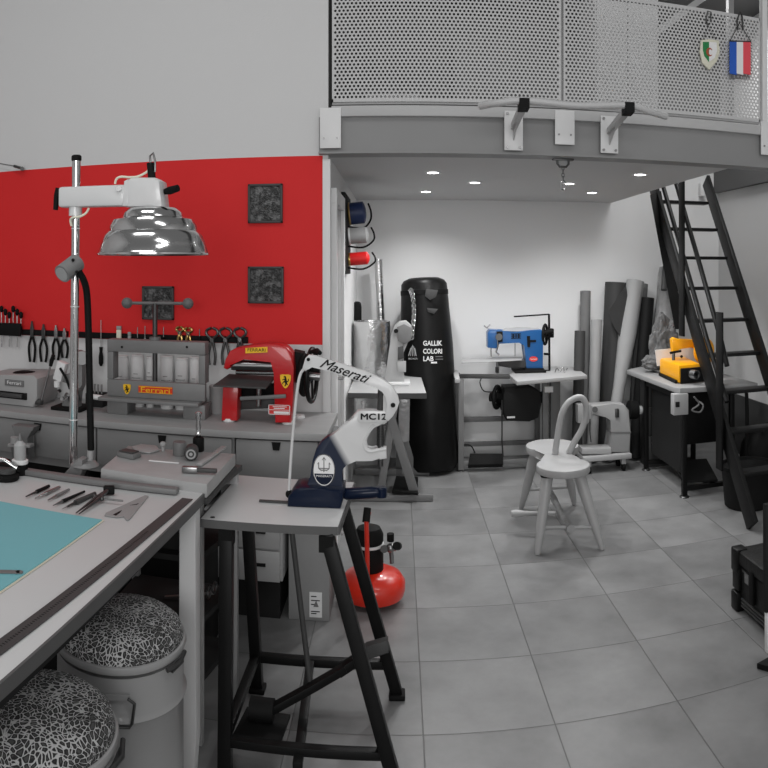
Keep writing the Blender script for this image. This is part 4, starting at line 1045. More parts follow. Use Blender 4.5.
# black hose
MB().tube(spline([at(79, 272, Y=yl-.02), at(84, 281, Y=yl), at(87, 295, Y=yl+.02), at(88.5, 330, Y=yl+.02), at(89.5, 380, Y=yl+.02), at(91, 450, Y=yl+.02)], 6), .0125, 14).build('hose', 'rubber', t, True)
MB().cyl(at(90.5, 450, Y=yl+.02), at(90, 461, Y=yl+.02), .0115, seg=16).build('hose_end', 'light_grey', t, True)
MB().ball(at(89, 464, Y=yl+.02), .021).build('ball_joint', 'lamp_white', t, True)
MB().prism([at(67, 472, Y=yl-.03), at(81, 457, Y=yl-.03), at(85, 459, Y=yl-.03), at(85, 470, Y=yl-.03), at(82, 477, Y=yl-.03)], (0, .05, 0), .004).build('clamp_foot', 'machine_grey', t, True)
o = at(86, 475, Z=TZ+.0)
MB().lathe([(.05, 0), (.052, .004), (.04, .016), (0, .016)], (at(86, 470, Y=yl).x, yl-.01, TZ), seg=28).build('base_disc', 'machine_grey', t, True)

# ---- two drum stools with leopard cushions
def drum(cx, cy, lab, rz=0):
    t = thing('drum_stool', lab, 'stool', (cx, cy, 0), rz, 'steel drum stools with leopard seats')
    r, h = .172, .60
    MB().lathe([(r-.004, 0), (r, .006), (r, h*.22-.012), (r+.008, h*.22), (r, h*.22+.012), (r, h*.79-.012), (r+.009, h*.79), (r, h*.79+.012), (r, h-.02), (r-.003, h-.02), (0, h-.02)], seg=72).build('drum', 'drum_grey', t)
    ring = MB().lathe([(r, -.010), (r+.005, -.009), (r+.008, 0), (r+.005, .009), (r+.001, .011), (r-.008, .008)], (0, 0, h), seg=72, cap=False)
    ring.build('clamp_ring', 'drum_grey', t)
    cu = MB(); cu.lathe([(r-.006, -.01), (r-.001, .01), (r-.006, .034), (r-.03, .054), (r-.07, .064), (.06, .068), (0, .069)], (0, 0, h), seg=72)
    cu.build('cushion', 'leopard', t)
    a0 = R(-27)
    p = Vector((math.cos(a0)*(r+.012), math.sin(a0)*(r+.012), h-.004))
    lt = MB(); tv = Vector((-math.sin(a0), math.cos(a0), 0))
    lt.tube([p - tv*.04 + Vector((0, 0, -.01)), p + Vector((math.cos(a0)*.012, math.sin(a0)*.012, -.004)), p + tv*.04 + Vector((0, 0, .004))], .006, 8)
    lt.bar(p - tv*.02 + Vector((0, 0, -.018)), p + tv*.03 + Vector((0, 0, -.012)), .008, .014); lt.build('lever_latch', 'dark_steel', t)
    for a0 in (R(-80), R(100)):
        n = Vector((math.cos(a0), math.sin(a0), 0)); tv = Vector((-n.y, n.x, 0))
        q = n*(r+.004)
        pl_ = MB().bar(q - tv*.03 + Vector((0, 0, h-.062)), q + tv*.03 + Vector((0, 0, h-.062)), .004, .014).build('handle_bracket', 'drum_grey', t)
        MB().tube([q + tv*s_*wd + Vector((0, 0, h-.062-dn)) + n*.006 for s_, wd, dn in ((-1, .026, 0), (-1, .042, .012), (-1, .036, .06), (-1, .03, .07), (1, .03, .07), (1, .036, .06), (1, .042, .012), (1, .026, 0))], .004, 8).build('bail_handle', 'dark_steel', pl_)
    return t
s1 = at(121, 633, Z=.62)
s2 = at(36, 727, Z=.62)
drum(s1.x - .01, s1.y + .02, 'grey steel drum stool with leopard cushion, the one standing farther under the table', R(10))
drum(s2.x - .01, s2.y + .02, 'grey steel drum stool with leopard cushion, the one nearest the camera', R(30))

# ================================================================== PRESS STAND AND TWO-TONE HAND PRESS
SZ = 0.80
t = thing('press_stand', 'black angle-iron stand with white top and foot pedal, in front of the workbench', 'stand', (-.35, 2.45, 0))
tp = [at(200.5, 518.5, Z=SZ), at(338, 526.5, Z=SZ), at(354, 482, Z=SZ), at(239, 475, Z=SZ)]
MB().prism([v + Vector((0, 0, -.013)) for v in tp], (0, 0, .026), .002).build('stand_top', 'table_white', t, True)
m = MB()
for i in range(4):
    a, b_ = tp[i], tp[(i+1) % 4]; o_ = (a+b_)/2 - sum(tp, Vector())/4; o_.z = 0; o_ = o_.normalized()*.003
    m.bar(a + o_ + Vector((0, 0, -.0135)), b_ + o_ + Vector((0, 0, -.0135)), .005, .025)
m.build('edge_band', 'table_edge', t, True)
h_ = at(212.5, 517.3, Z=SZ); MB().cyl(h_ - Vector((0, 0, .001)), h_ + Vector((0, 0, .0006)), .008, seg=12).build('hole', 'ink', t, True)
L1t, L1b = Vector((-.545, 2.235, .772)), Vector((-.54, 2.19, 0))
L2t, L2b = Vector((-.575, 2.66, .772)), Vector((-.533, 2.68, 0))
L3t, L3b = Vector((-.225, 2.235, .772)), Vector((-.005, 2.19, 0))
L4t, L4b = Vector((-.215, 2.62, .772)), Vector((-.007, 2.69, 0))
for a, b_ in ((L1t, L1b), (L2t, L2b), (L3t, L3b), (L4t, L4b)):
    lg = MB().bar(a, b_ + Vector((0, 0, .012)), .042, .036, up=(0, 1, 0), bev=.002).build('leg', 'black_steel', t, True)
    MB().box(b_.x-.03, b_.x+.03, b_.y-.028, b_.y+.028, 0, .02, .004).build('foot', 'rubber', lg, True)
    MB().bar(a + Vector((0, 0, .0)), a + Vector((0, 0, -.05)), .046, .04, up=(0, 1, 0)).build('gusset', 'rubber', lg, True)
def on(a, b_, z): f = (z - a.z)/(b_.z - a.z); return a.lerp(b_, f)
MB().bar(on(L2t, L2b, .13), on(L4t, L4b, .13), .03, .03, bev=.002).build('stretcher', 'black_steel', t, True)
MB().bar(on(L2t, L2b, .13), on(L1t, L1b, .13), .03, .03, bev=.002).build('stretcher', 'black_steel', t, True)
MB().bar(on(L1t, L1b, .12), on(L3t, L3b, .12), .03, .026, bev=.002).build('stretcher', 'black_steel', t, True)
mb_ = on(L2t, L2b, .13).lerp(on(L4t, L4b, .13), .42); mf_ = on(L1t, L1b, .12).lerp(on(L3t, L3b, .12), .47)
MB().bar(mb_, mf_ + Vector((0, -.05, -.02)), .03, .026, bev=.002).build('centre_bar', 'black_steel', t, True)
pv = mb_ + Vector((.02, -.05, .02))
e1 = at(384, 648, Y=2.45); e0 = at(255, 718, Y=2.33)
MB().bar(e0, at(345, 668, Y=2.43), .03, .026, bev=.002).build('pedal_arm', 'black_steel', t, True)
MB().prism([at(*q, Y=2.45) for q in ((352, 656), (366, 644), (388, 638), (388.5, 651), (370, 655), (354, 668))], (0, .035, 0), .004).build('counterweight', 'dark_grey', t, True)
MB().bar(at(338, 672, Y=2.43), at(356, 660, Y=2.445), .034, .03, bev=.002).build('arm_sleeve', 'black_steel', t, True)
pd = [at(229, 743, Z=.10), at(279, 748, Z=.10), at(290.5, 716, Z=.10), at(247, 708, Z=.10)]
MB().prism(pd, (0, 0, .012), .002).build('pedal_plate', 'rubber', t, True)
c0 = at(259, 718, Z=.11); MB().cyl(c0 + Vector((-.03, 0, .03)), c0 + Vector((.05, 0, .03)), .036, seg=24).build('pedal_hub', 'rubber', t, True)
MB().tube([at(292, 533, Y=2.42), at(300, 600, Y=2.42), at(310, 682, Y=2.41)], .0095, 10).build('link_rod', 'dark_grey', t, True)

Ym = 2.455
t = thing('hand_press', 'large rivet press, navy base fading to white arm, with trident badge and long lever', 'press', (at(318, 505, Y=Ym).x, Ym+.02, SZ))
M['two_tone_frame'] = M['two_tone']
ox = at(318, 505, Y=Ym).x
body = [(303, 491), (309, 486), (311.2, 474), (313.5, 458), (317, 447), (322, 440), (328, 435.5), (335.5, 432), (342, 428.5), (348.5, 423), (353.5, 414.5), (358, 410), (364, 409), (386.5, 410), (388.5, 417), (387, 421.5), (384, 423.5),
        (374, 424.5), (370.5, 428), (367, 436), (365, 444), (367, 448.5), (372, 449.8), (379, 448), (381.5, 446), (386.5, 447), (387, 457), (380, 458.5), (372, 457.5), (356, 459.5), (346, 462), (342, 466), (340.7, 472), (341, 480), (343.5, 486), (346, 490), (342, 495), (303, 494)]
MB().pz(body, Ym, .045, .006).build('frame', 'two_tone', t, True)
MB().tube(spline([at(x, y, Y=Ym-.02) for x, y in ((374, 424.5), (370.5, 428), (366.5, 436), (364, 444), (366, 449.5), (371, 451.5), (379, 450), (386, 449))], 4), .0065, 8).build('throat_rim', 'lamp_white', t, True)
MB().prism([Vector((at(x, 500, Y=Ym).x, Ym, z)) for x, z in ((290, SZ), (342, SZ), (344.5, SZ+.03), (345, SZ+.062), (318, SZ+.066), (303, SZ+.066), (296, SZ+.058), (290.5, SZ+.03))], (0, .13, 0), .008).build('base', 'navy', t, True)
MB().lathe([(.014, 0), (.02, .01), (.02, .10), (.016, .13), (.014, .135)], at(343, 494, Y=Ym), at(384, 491.5, Y=Ym) - at(343, 494, Y=Ym), seg=20).build('anvil_arm', 'navy', t, True)
q = at(381.5, 491.5, Y=Ym)
MB().lathe([(.018, -.018), (.019, -.014), (.019, .012), (.015, .016), (0, .016)], q, seg=20).build('anvil', 'navy', t, True)
MB().cyl(at(380.5, 443, Y=Ym), at(380.5, 466, Y=Ym), .010, seg=16).build('lower_die', 'dark_steel', t, True)
m = MB(); p0, p1 = at(380.5, 444, Y=Ym), at(380.5, 389, Y=Ym)
m.cyl(p0, p1, .0095, seg=16)
for i in range(14):
    m.lathe([(.0135, -.0015), (.0135, .0015)], at(380.5, 424 + i*1.6, Y=Ym), seg=14)
m.build('spindle', 'dark_steel', t, True)
MB().cyl(at(382, 384, Y=Ym), at(380.5, 410, Y=Ym), .012, seg=16).build('ram', 'dark_grey', t, True)
m = MB(); m.cyl(at(363.3, 410, Y=Ym), at(363.3, 404, Y=Ym), .004, seg=10); m.cyl(at(363.3, 404, Y=Ym), at(363.3, 401.5, Y=Ym), .008, seg=12); m.build('set_screw', 'light_grey', t, True)
lever = [(305.5, 358), (309, 354.5), (316, 355.5), (340, 362.5), (366, 371.5), (384, 379), (393, 386.5), (398, 395.5), (399.5, 402), (397, 409), (393, 416), (388, 421), (384.5, 418), (386, 411), (388, 405), (387, 398), (383, 391), (376, 386.5), (356, 380), (330, 371), (312, 366), (309, 368), (306, 371), (302.5, 368.5)]
lv = MB().pz(lever, Ym-.037, .018, .003).build('lever', 'lamp_white', t, True)
MB().pz([(383, 395), (392, 392), (398, 398), (397, 408), (390, 419), (383, 421)], Ym-.012, .03, .004).build('lever_boss', 'lamp_white', lv, True)
MB().cyl(at(393, 405.2, Y=Ym-.05), at(393, 405.2, Y=Ym-.02), .008, seg=14).build('pivot', 'rubber', lv, True)
MB().cyl(at(308.3, 359.5, Y=Ym-.05), at(308.3, 359.5, Y=Ym-.02), .006, seg=14).build('pivot', 'rubber', lv, True)
m = MB(); a, d = at(320, 363.8, Y=Ym-.047), at(366, 380, Y=Ym-.047)
uu = (d-a).normalized(); vv_ = Vector((-uu.z, 0, uu.x))
writing('lever_script', 'Maserati', .046, 'ink', lv, a.lerp(d, .5) + vv_*.004, uu, vv_, .5, .175, bold=.0004)
# head plate
MB().pz([(359.5, 410.5), (386, 411), (388, 415), (386, 422), (360, 422.5), (357.5, 420)], Ym-.028, .012, .002).build('head_plate', 'lamp_white', t, True)
a, d = at(373.5, 417, Y=Ym-.0355), 0
writing('model_lettering', 'MC12', .028, 'ink', t, a, width=.088, depth=.001, bold=.0008)
# oval badge
oc = at(324, 470, Y=Ym-.024); rx, rz_ = .0365, .0535
bd = MB().prism([oc + Vector((rx*math.cos(q), 0, rz_*math.sin(q))) for q in [i*PI/20 for i in range(40)]], (0, .003, 0)).build('oval_badge', 'flag_white', t, True)
MB().prism([oc + Vector((rx*.92*math.cos(q), -.002, rz_*.92*math.sin(q))) for q in [PI + .25 + i*(PI-.5)/20 for i in range(21)]], (0, .0015, 0)).build('badge_band', 'navy', bd, True)
m = MB()
def seg_(x0, z0, x1, z1, w=.003): m.bar(oc + Vector((x0, -.0025, z0)), oc + Vector((x1, -.0025, z1)), .0012, w, up=(0, 0, 1) if abs(x1-x0) > abs(z1-z0) else (1, 0, 0))
seg_(0, -.006, 0, .042); seg_(-.018, .006, -.018, .026); seg_(.018, .006, .018, .026); seg_(-.018, .006, .018, .006); seg_(-.006, .034, 0, .044, .002); seg_(.006, .034, 0, .044, .002)
seg_(-.018, .026, -.022, .02, .002); seg_(.018, .026, .022, .02, .002); seg_(-.009, .0, .009, .0); seg_(-.018, .006, -.008, -.002, .003); seg_(.018, .006, .008, -.002, .003)
m.build('trident', 'machine_grey', bd, True)
writing('badge_lettering', 'MASERATI', .0105, 'flag_white', bd, oc + Vector((0, -.0032, -.020)), width=.052, depth=.0004)
m = MB(); m.tube([oc + Vector((rx*1.0*math.cos(q), -.002, rz_*1.0*math.sin(q))) for q in [i*PI/20 for i in range(40)]], .0016, 6, True); m.build('badge_rim', 'chrome', bd, True)
MB().tube(spline([at(304, 369, Y=Ym-.03), at(300.5, 374, Y=Ym-.03), at(297.8, 386, Y=Ym-.03), at(295, 410, Y=Ym-.025), at(291.5, 450, Y=Ym-.02), at(288.8, 493, Y=Ym-.02)]), .0052, 10).build('pull_rod', 'lamp_white', t, True)
MB().bar(Vector((at(261, 499, Y=Ym).x, Ym-.03, SZ+.005)), Vector((at(289.5, 499, Y=Ym).x, Ym-.03, SZ+.005)), .012, .006).build('rod_foot', 'dark_grey', t, True)
MB().ball(at(289.5, 494, Y=Ym-.02), .014).build('rod_joint', 'rubber', t, True)

# ================================================================== RED COMPRESSOR
o = at(374, 584, Z=.0); o = Vector((at(373, 590, Y=3.47).x, 3.47, 0))
t = thing('compressor', 'red round tank with black motor, upright red handle and gauge valve', 'compressor', o)
MB().lathe([(.05, .02), (.12, .022), (.148, .035), (.156, .06), (.155, .098), (.135, .128), (.09, .15), (0, .152)], o, seg=56).build('tank', 'red_tank', t, True)
for a in (0.5, 2.6, 4.7): MB().lathe([(.022, 0), (.022, .028)], o + Vector((.1*math.cos(a), .1*math.sin(a), 0)), seg=14).build('foot', 'rubber', t, True)
mo = o + Vector((-.02, .01, -.035))
mt_ = MB().lathe([(.066, .165), (.07, .172), (.07, .30), (.064, .315), (.07, .322), (.07, .355), (.055, .385), (.03, .395), (0, .396)], mo, seg=36).build('motor', 'rubber', t, True)
MB().lathe([(.072, .30), (.073, .303), (.073, .309), (.072, .312)], mo, seg=36).build('band', 'plate_white', mt_, True)
hp = [at(367.5, 582, Y=3.36), at(367, 545, Y=3.35), at(366.5, 521, Y=3.35), at(368, 516, Y=3.37), at(369, 513, Y=3.42)]
MB().tube(spline(hp, 4), .011, 12).build('handle_tube', 'red_tank', t, True)
MB().tube([at(366, 522, Y=3.35), at(367.5, 508, Y=3.38)], [.0185, .0175], 14).build('grip', 'rubber', t, True)
v0 = at(392, 563, Y=3.42)
m = MB(); m.cyl(v0, at(391, 546, Y=3.42), .011, seg=12); m.ball(at(390.5, 548, Y=3.42), .022); m.cyl(at(383, 549, Y=3.42), at(396, 549, Y=3.42), .009, seg=12); m.build('valve', 'steel', t, True)
m = MB(); m.cyl(at(390.5, 541, Y=3.42), at(390.5, 533.5, Y=3.42), .017, seg=16); m.build('valve_knob', 'rubber', t, True)
m = MB(); m.cyl(at(396.5, 546, Y=3.38), at(398, 546, Y=3.43), .019, seg=18); m.build('gauge', 'rubber', t, True)
MB().cyl(at(384, 549, Y=3.40), at(384, 549, Y=3.43), .018, seg=16).build('outlet', 'dark_grey', t, True)

# ================================================================== ALCOVE: WALL DISPENSER, FOIL ROLLS, WHITE MACHINE
t = thing('roll_dispenser', 'dark wall board with three horizontal cones of blue, white and red thread', 'thread rack', (XL, 4.75, 1.55))
a, b_ = at(342, 196, X=XL), at(346, 275, X=XL)
zt_, zb_ = at(342, 196, Y=4.7).z, at(342, 274, Y=4.7).z
MB().box(XL+.0005, XL+.028, 4.44, 4.93, zb_, zt_, .004).build('board', 'bench_dark', t, True)
for (yc, r0, mm, xe, nm) in ((214, .072, 'spool_blue', 368, 'thread_cone'), (236, .055, 'light_grey', 371, 'thread_cone'), (259.5, .042, 'spool_red', 372, 'thread_cone')):
    p0 = at(347, yc, Y=4.7); p0.x = XL + .027; p1 = at(xe, yc - 2, Y=4.7)
    ax = p1 - p0; L_ = ax.length
    cn = MB().lathe([(r0*.4, 0), (r0, .004), (r0, L_*.78), (r0*.8, L_*.84), (r0*.35, L_*.9), (0, L_*.9)], p0, ax, seg=28).build(nm, mm, t, True)
    MB().lathe([(r0*1.04, 0), (r0*1.06, .006), (r0*1.02, .012)], p0 + Vector((.004, 0, 0)), ax, seg=28).build('flange', 'gold' if mm != 'light_grey' else 'plate_white', cn, True)
    MB().tube(spline([p0 + Vector((0, -.02, -r0-.012)), p0 + Vector((.1, -.02, -r0-.02)), p1 + Vector((.015, -.01, -r0*.8)), p1 + Vector((.02, 0, 0)), p1 + Vector((.0, .02, r0*.8))], 4), .006, 8).build('holder_arm', 'rubber', cn, True)

# table with splayed steel feet and its white machine
WZ = .763
t = thing('machine_table', 'white-topped machine table on slanting grey steel feet, beside the punching bag', 'table', (0, 5.3, 0))
tp = [at(346, 394, Z=WZ), at(427, 393, Z=WZ), at(421, 371.5, Z=WZ)]
MB().prism([(-.345, 4.86, WZ-.02), (.185, 4.86, WZ-.02), (.17, 5.72, WZ-.02), (-.345, 5.72, WZ-.02)], (0, 0, .038), .003).build('table_top', 'table_pale', t, True)
MB().box(-.345, .187, 4.852, 4.858, WZ-.037, WZ-.001).build('edge_band', 'dark_grey', t, True)
yy0, yy1 = 4.97, 5.6
for (y_) in (yy0, yy1):
    MB().bar((-.34, y_, .025), (.235, y_, .025), .055, .045, bev=.004).build('foot', 'mid_grey', t, True)
    MB().bar((-.13, y_, .046), (-.02, y_, WZ-.04), .055, .05, up=(1, 0, 0), bev=.003).build('leg', 'mid_grey', t, True)
    MB().bar((.11, y_, .046), (-.10, y_, WZ-.04), .06, .06, up=(1, 0, 0), bev=.003).build('leg', 'mid_grey', t, True)
MB().bar((0, yy0, .20), (0, yy1, .20), .04, .04).build('crossbar', 'dark_grey', t, True)
MB().prism([at(x, y, Z=.07) for x, y in ((392, 492), (418, 494), (418, 478), (396, 477))], (0, 0, .02), .004).build('pedal', 'rubber', t, True)
MB().box(-.05, .05, 5.1, 5.4, .42, WZ-.045, .01).build('motor', 'bench_dark', t, True)
MB().pz([(399, 398), (410, 398), (409, 440), (398, 442)], 5.0, .08, .004).build('hanging_bag', 'plastic_wrap', t, True)
Yw = 5.25
t = thing('white_sewing_head', 'white cast machine head with dark cheek plate on the table by the punching bag', 'machine', (at(400, 380, Y=Yw).x, Yw, WZ))
MB().pz([(383, 384), (386, 372), (389, 350), (391, 335), (395, 325), (400, 321), (406, 320.5), (411, 325), (412, 333), (409, 340), (405, 345), (402, 352), (402, 362), (404, 374), (405, 384)], Yw, .09, .01).build('arm', 'light_grey', t, True)
for nm, px, mm in (('cheek_plate', [(397, 327), (404, 324), (412, 328), (411, 340), (405, 344), (398, 341)], 'mid_grey'), ('slide', [(398, 347), (403, 346), (404, 358), (398, 360)], 'dark_grey'), ('needle_block', [(397, 361), (406, 361), (406, 372), (398, 372)], 'light_grey')):
    MB().pz(px, Yw-.055, .02, .003).build(nm, mm, t, True)
MB().cyl(at(396, 331, Y=Yw-.07), at(396, 331, Y=Yw-.045), .016, seg=14).build('knob', 'rubber', t, True)
MB().cyl(at(403.5, 373, Y=Yw-.05), at(403, 343, Y=Yw-.05), .004, seg=8).build('needle_bar', 'steel', t, True)
a, b_ = at(384, 386, Y=Yw), at(410, 386, Y=Yw)
MB().box(a.x, b_.x, Yw-.09, Yw+.1, WZ, WZ+.022, .004).build('base', 'lamp_white', t, True)
Yq = 5.5
a = at(371.5, 369, Y=Yq)
t = thing('foil_roll', 'fat silver foil roll standing on the white-topped table', 'foil roll', (a.x, Yq, WZ))
MB().lathe([(.135, 0), (.14, .01), (.142, at(371, 321, Y=Yq).z-WZ), (.12, at(371, 321, Y=Yq).z-WZ), (.12, .36), (0, .36)], (a.x, Yq, WZ), seg=48).build('roll', 'foil', t, True)
a0, a1 = at(381, 321, Y=5.93), at(378.5, 259, Y=5.93)
d = (a1-a0).normalized(); g0 = a0 - d*((a0.z - .02)/d.z)
single(MB().tube([g0, a0, a1], .032, 20), 'foil_roll', 'foil', 'thin tall silver foil roll leaning behind the fat one', 'foil roll', g0)
a = at(356.5, 325, Y=5.7)
single(MB().tube([Vector((a.x, 5.78, WZ)), Vector((a.x, 5.78, at(356, 307, Y=5.78).z)), Vector((a.x, 5.78, at(356, 303, Y=5.78).z)), Vector((a.x, 5.78, at(356, 301.5, Y=5.78).z))], [.037, .037, .032, .015], 18), 'tube', 'rubber', 'black round-topped tube standing left behind the fat foil roll', 'tube', (a.x, 5.78, WZ))
pass

# punching bag
bb, bt = at(432, 466, Y=5.72), at(424, 283, Y=5.82)
bb.z = .0
ax = (bt - bb).normalized(); L_ = (bt-bb).length + .04
t = thing('punching_bag', 'tall black leaning punching bag with chain and white lettering', 'punching bag', bb)
prof = [(.10, .01), (.19, .02), (.215, .06), (.218, .5), (.212, 1.0), (.195, 1.3), (.185, L_-.05), (.165, L_-.02), (.12, L_), (0, L_)]
bag = MB().lathe(prof, bb, ax, seg=48).build('body', 'black_vinyl', t, True)
MB().lathe([(.186, L_-.14), (.193, L_-.135), (.193, L_-.10), (.186, L_-.095)], bb, ax, seg=48, cap=False).build('top_band', 'rubber', t, True)
for px, py in ((413, 290), (429, 291), (433, 307), (421, 308)):
    pass
for pts_ in (((426, 289), (438, 290), (436, 297), (430, 300), (425, 296)), ((427, 308), (438, 309), (434, 314), (428, 312))):
    MB().prism([at(x, y, Y=5.60) for x, y in pts_], (0, .01, 0), .002).build('strap_patch', 'dark_grey', t, True)
m = MB()
cp_ = spline([at(411, 291, Y=5.61), at(413, 298, Y=5.6), at(414, 312, Y=5.585), at(413, 325, Y=5.575), at(412, 337, Y=5.57)], 5)
for i, q in enumerate(cp_):
    aa = (i % 2)*PI/2 + .3
    m.tube([q + Vector((math.cos(aa)*.014*math.cos(w_), -abs(math.sin(aa))*.006*math.cos(w_), .022*math.sin(w_))) for w_ in [j*PI/4 for j in range(8)]], .0045, 6, True)
m.build('chain', 'chrome', t, True)
m = MB(); m.tube([at(408, 290, Y=5.605), at(411, 293, Y=5.6), at(414, 289.5, Y=5.6)], .004, 6); m.build('chain_hook', 'steel', t, True)
for i, (txt, py, wd) in enumerate((('GALLIK', 343.5, .145), ('COLORI', 351.5, .145), ('LAB', 359, .078))):
    a = at(423, py, Y=5.505 + i*.0)
    writing('bag_lettering', txt, .052, 'text_white', t, a, ax.cross(Vector((0, 1, 0))).normalized()*1 if False else (1, 0, 0), (0, 0, 1), width=wd, align='LEFT', off=.001)
for i, (x0, x1, py) in enumerate(((435.5, 442.5, 357), (435.5, 443, 359.6))):
    a, b_ = at(x0, py, Y=5.505), at(x1, py, Y=5.505); MB().box(a.x, b_.x, 5.503, 5.507, a.z, a.z+.006).build('printed_line', 'mid_grey', t, True)
a, b_ = at(431, 361.8, Y=5.505), at(437, 363.4, Y=5.505); MB().box(a.x, b_.x, 5.503, 5.507, b_.z, a.z).build('printed_bar', 'text_white', t, True)
m = MB()
for k_ in range(5):
    m.bar(at(408.5+k_*1.9, 356, Y=5.53), at(411+k_*.9, 345 + abs(k_-2)*1.5, Y=5.525), .004, .006)
m.build('printed_fan', 'light_grey', t, True)
a = at(413, 358.8, Y=5.525); writing('bag_lettering', 'BOXER', .018, 'light_grey', t, a, width=.07)

# ---- blue machine and table
BT = .76
t = thing('machine_table', 'grey steel machine table with pale split top, motor underneath, holding the blue machine', 'table', (.8, 5.75, 0))
f0 = at(460, 474, Z=0)
yf, yb_ = 5.62, 6.03
MB().prism([at(517, 383.5, Z=BT-.012), at(587, 377, Z=BT-.012), at(575, 368.5, Z=BT-.012), at(545, 367.8, Z=BT-.012), at(516, 371, Z=BT-.012), at(509, 376.5, Z=BT-.012)], (0, 0, .03), .003).build('table_top', 'table_pale', t, True)
l0, l1 = at(455, 376, Z=BT-.01), at(510, 376.5, Z=BT-.01)
MB().bar(l0, l1, .05, .03, bev=.002).build('table_rail', 'dark_grey', t, True)
MB().prism([at(453, 372, Z=BT-.0), at(458, 372, Z=BT-.0), at(460, 381, Z=BT-.0), at(455, 381, Z=BT-.0)], (0, 0, .03), .002).build('table_end', 'light_grey', t, True)
def legp(px, name='leg'):
    x = at(px, 470, Y=yf).x
    MB().box(x-.022, x+.022, yf+.03, yf+.075, .015, BT-.03, .002).build(name, 'mid_grey', t, True)
    MB().lathe([(.03, 0), (.03, .008), (.012, .014), (0, .014)], (x, yf+.052, 0), seg=16).build('foot', 'steel', t, True)
legp(461.5); legp(546.5); 
for px in (461.5, 546.5):
    x = at(px, 470, Y=yf).x
    MB().box(x-.02, x+.02, yb_-.045, yb_-.005, .0, BT-.03, .002).build('leg', 'mid_grey', t, True)
    MB().box(x-.02, x+.02, yf+.08, yb_-.05, .07, .11, .002).build('side_rail', 'mid_grey', t, True)
x0, x1 = at(463, 0, Y=yf).x, at(545, 0, Y=yf).x
MB().box(x0, x1, yf+.04, yf+.08, .045, .08, .002).build('low_rail', 'mid_grey', t, True)
MB().box(x0, x1, yb_-.04, yb_-.01, .115, .15, .002).build('low_rail', 'mid_grey', t, True)
z = at(500, 418, Y=yb_).z
MB().box(x0, x1, yb_-.04, yb_-.01, z-.02, z+.02, .002).build('middle_rail', 'mid_grey', t, True)
x = at(556, 0, Y=yf+.1).x
MB().box(x-.03, x+.05, yf+.16, yf+.22, .0, BT-.03, .004).build('support_panel', 'mid_grey', t, True)
a, b_ = at(545, 387, Y=yf), at(553.5, 392.5, Y=yf)
MB().box(a.x, b_.x, yf+.01, yf+.029, b_.z, a.z, .002).build('switch', 'plate_white', t, True)
Yk = 5.78
MB().pz([(503, 386), (528, 385), (538, 390), (539, 402), (536, 415), (527, 419), (505, 418), (501, 408), (502, 395)], Yk, .22, .012).build('motor', 'bench_dark', t, True)
wheel(t, 'pulley', at(497, 397, Y=Yk-.02), (1, -.5, 0), .085, .016, 'rubber', 5)
MB().cyl(at(490, 397, Y=Yk-.02), at(508, 399, Y=Yk), .035, seg=18).build('motor_shaft', 'rubber', t, True)
MB().cyl(at(538, 398, Y=Yk-.04), at(545, 396, Y=Yk), .05, .04, seg=18).build('motor_end', 'rubber', t, True)
a, b_ = at(507, 416.5, Y=Yk-.112), at(515, 418, Y=Yk-.112); MB().box(a.x, b_.x, Yk-.114, Yk-.111, b_.z, a.z).build('motor_plate', 'plate_white', t, True)
MB().tube(spline([at(482, 377, Y=Yk), at(480, 383, Y=Yk), at(484, 391, Y=Yk), at(494, 392, Y=Yk)]), .005, 6).build('cable', 'rubber', t, True)
MB().tube([at(502, 400, Y=5.68), at(502, 440, Y=5.67), at(503, 457, Y=5.66)], .006, 8).build('pedal_rod', 'dark_steel', t, True)
MB().prism([at(468, 466.5, Z=.05), at(503, 465.5, Z=.05), at(503, 455, Z=.12), at(470, 455, Z=.12)], (0, -.01, .03), .003).build('pedal', 'rubber', t, True)
MB().tube(spline([at(459, 448, Y=5.7), at(464, 445, Y=5.7), at(471, 446, Y=5.7), at(475, 453, Y=5.7)]), .006, 6).build('cable', 'rubber', t, True)
Yu = 5.80
t = thing('sewing_machine', 'blue cylinder-arm sewing machine with white work plate and black thread stand', 'sewing machine', (at(531, 375, Y=Yu).x, Yu, BT))
fr = [(524.5, 368.5), (541.5, 368.5), (541.5, 345), (541.5, 332), (540, 329), (530, 329.5), (515, 331.5), (502, 331), (497, 329.5), (489, 329), (487, 332), (487, 347), (497, 348), (497.5, 342), (518, 341), (523.5, 344), (524.5, 358), (526, 366)]
MB().pz(fr, Yu, .13, .008).build('frame', 'machine_blue', t, True)
MB().box(at(515, 0, Y=5.7).x, at(546, 0, Y=5.7).x, 5.685, 5.9, BT+.004, BT+.022, .004).pz([(524, 367), (542, 367), (543.5, 374), (521, 374)], Yu, .14, .003).build('base', 'rubber', t, True)
MB().tube([at(497.5, 362, Y=Yu-.02), at(497.5, 373, Y=Yu-.02)], .012, 10).build('rotary_post', 'steel', t, True)
MB().pz([(496.5, 331.5), (502.5, 331.5), (502.5, 341.5), (498, 342)], Yu-.075, .03, .004).build('tension_block', 'rubber', t, True)
MB().pz([(497, 361), (524, 359), (525, 368), (508, 367), (498, 365.5)], Yu-.0, .09, .01).build('cylinder_bed', 'dark_grey', t, True)
MB().prism([at(461.5, 363, Z=.868), at(490, 362, Z=.868), at(522, 360, Z=.868), at(522, 357, Z=.868), at(461, 359, Z=.868)], (0, 0, .006), .001).build('work_plate', 'table_pale', t, True)
MB().cyl(at(497, 367, Y=Yu-.03), at(497, 372.5, Y=Yu-.03), .014, seg=12).build('hook_shaft', 'dark_steel', t, True)
hw = wheel(t, 'handwheel', at(541.5, 334.5, Y=Yu+.0) + Vector((.03, 0, 0)), (1, -.45, 0), .08, .011, 'rubber', 4)
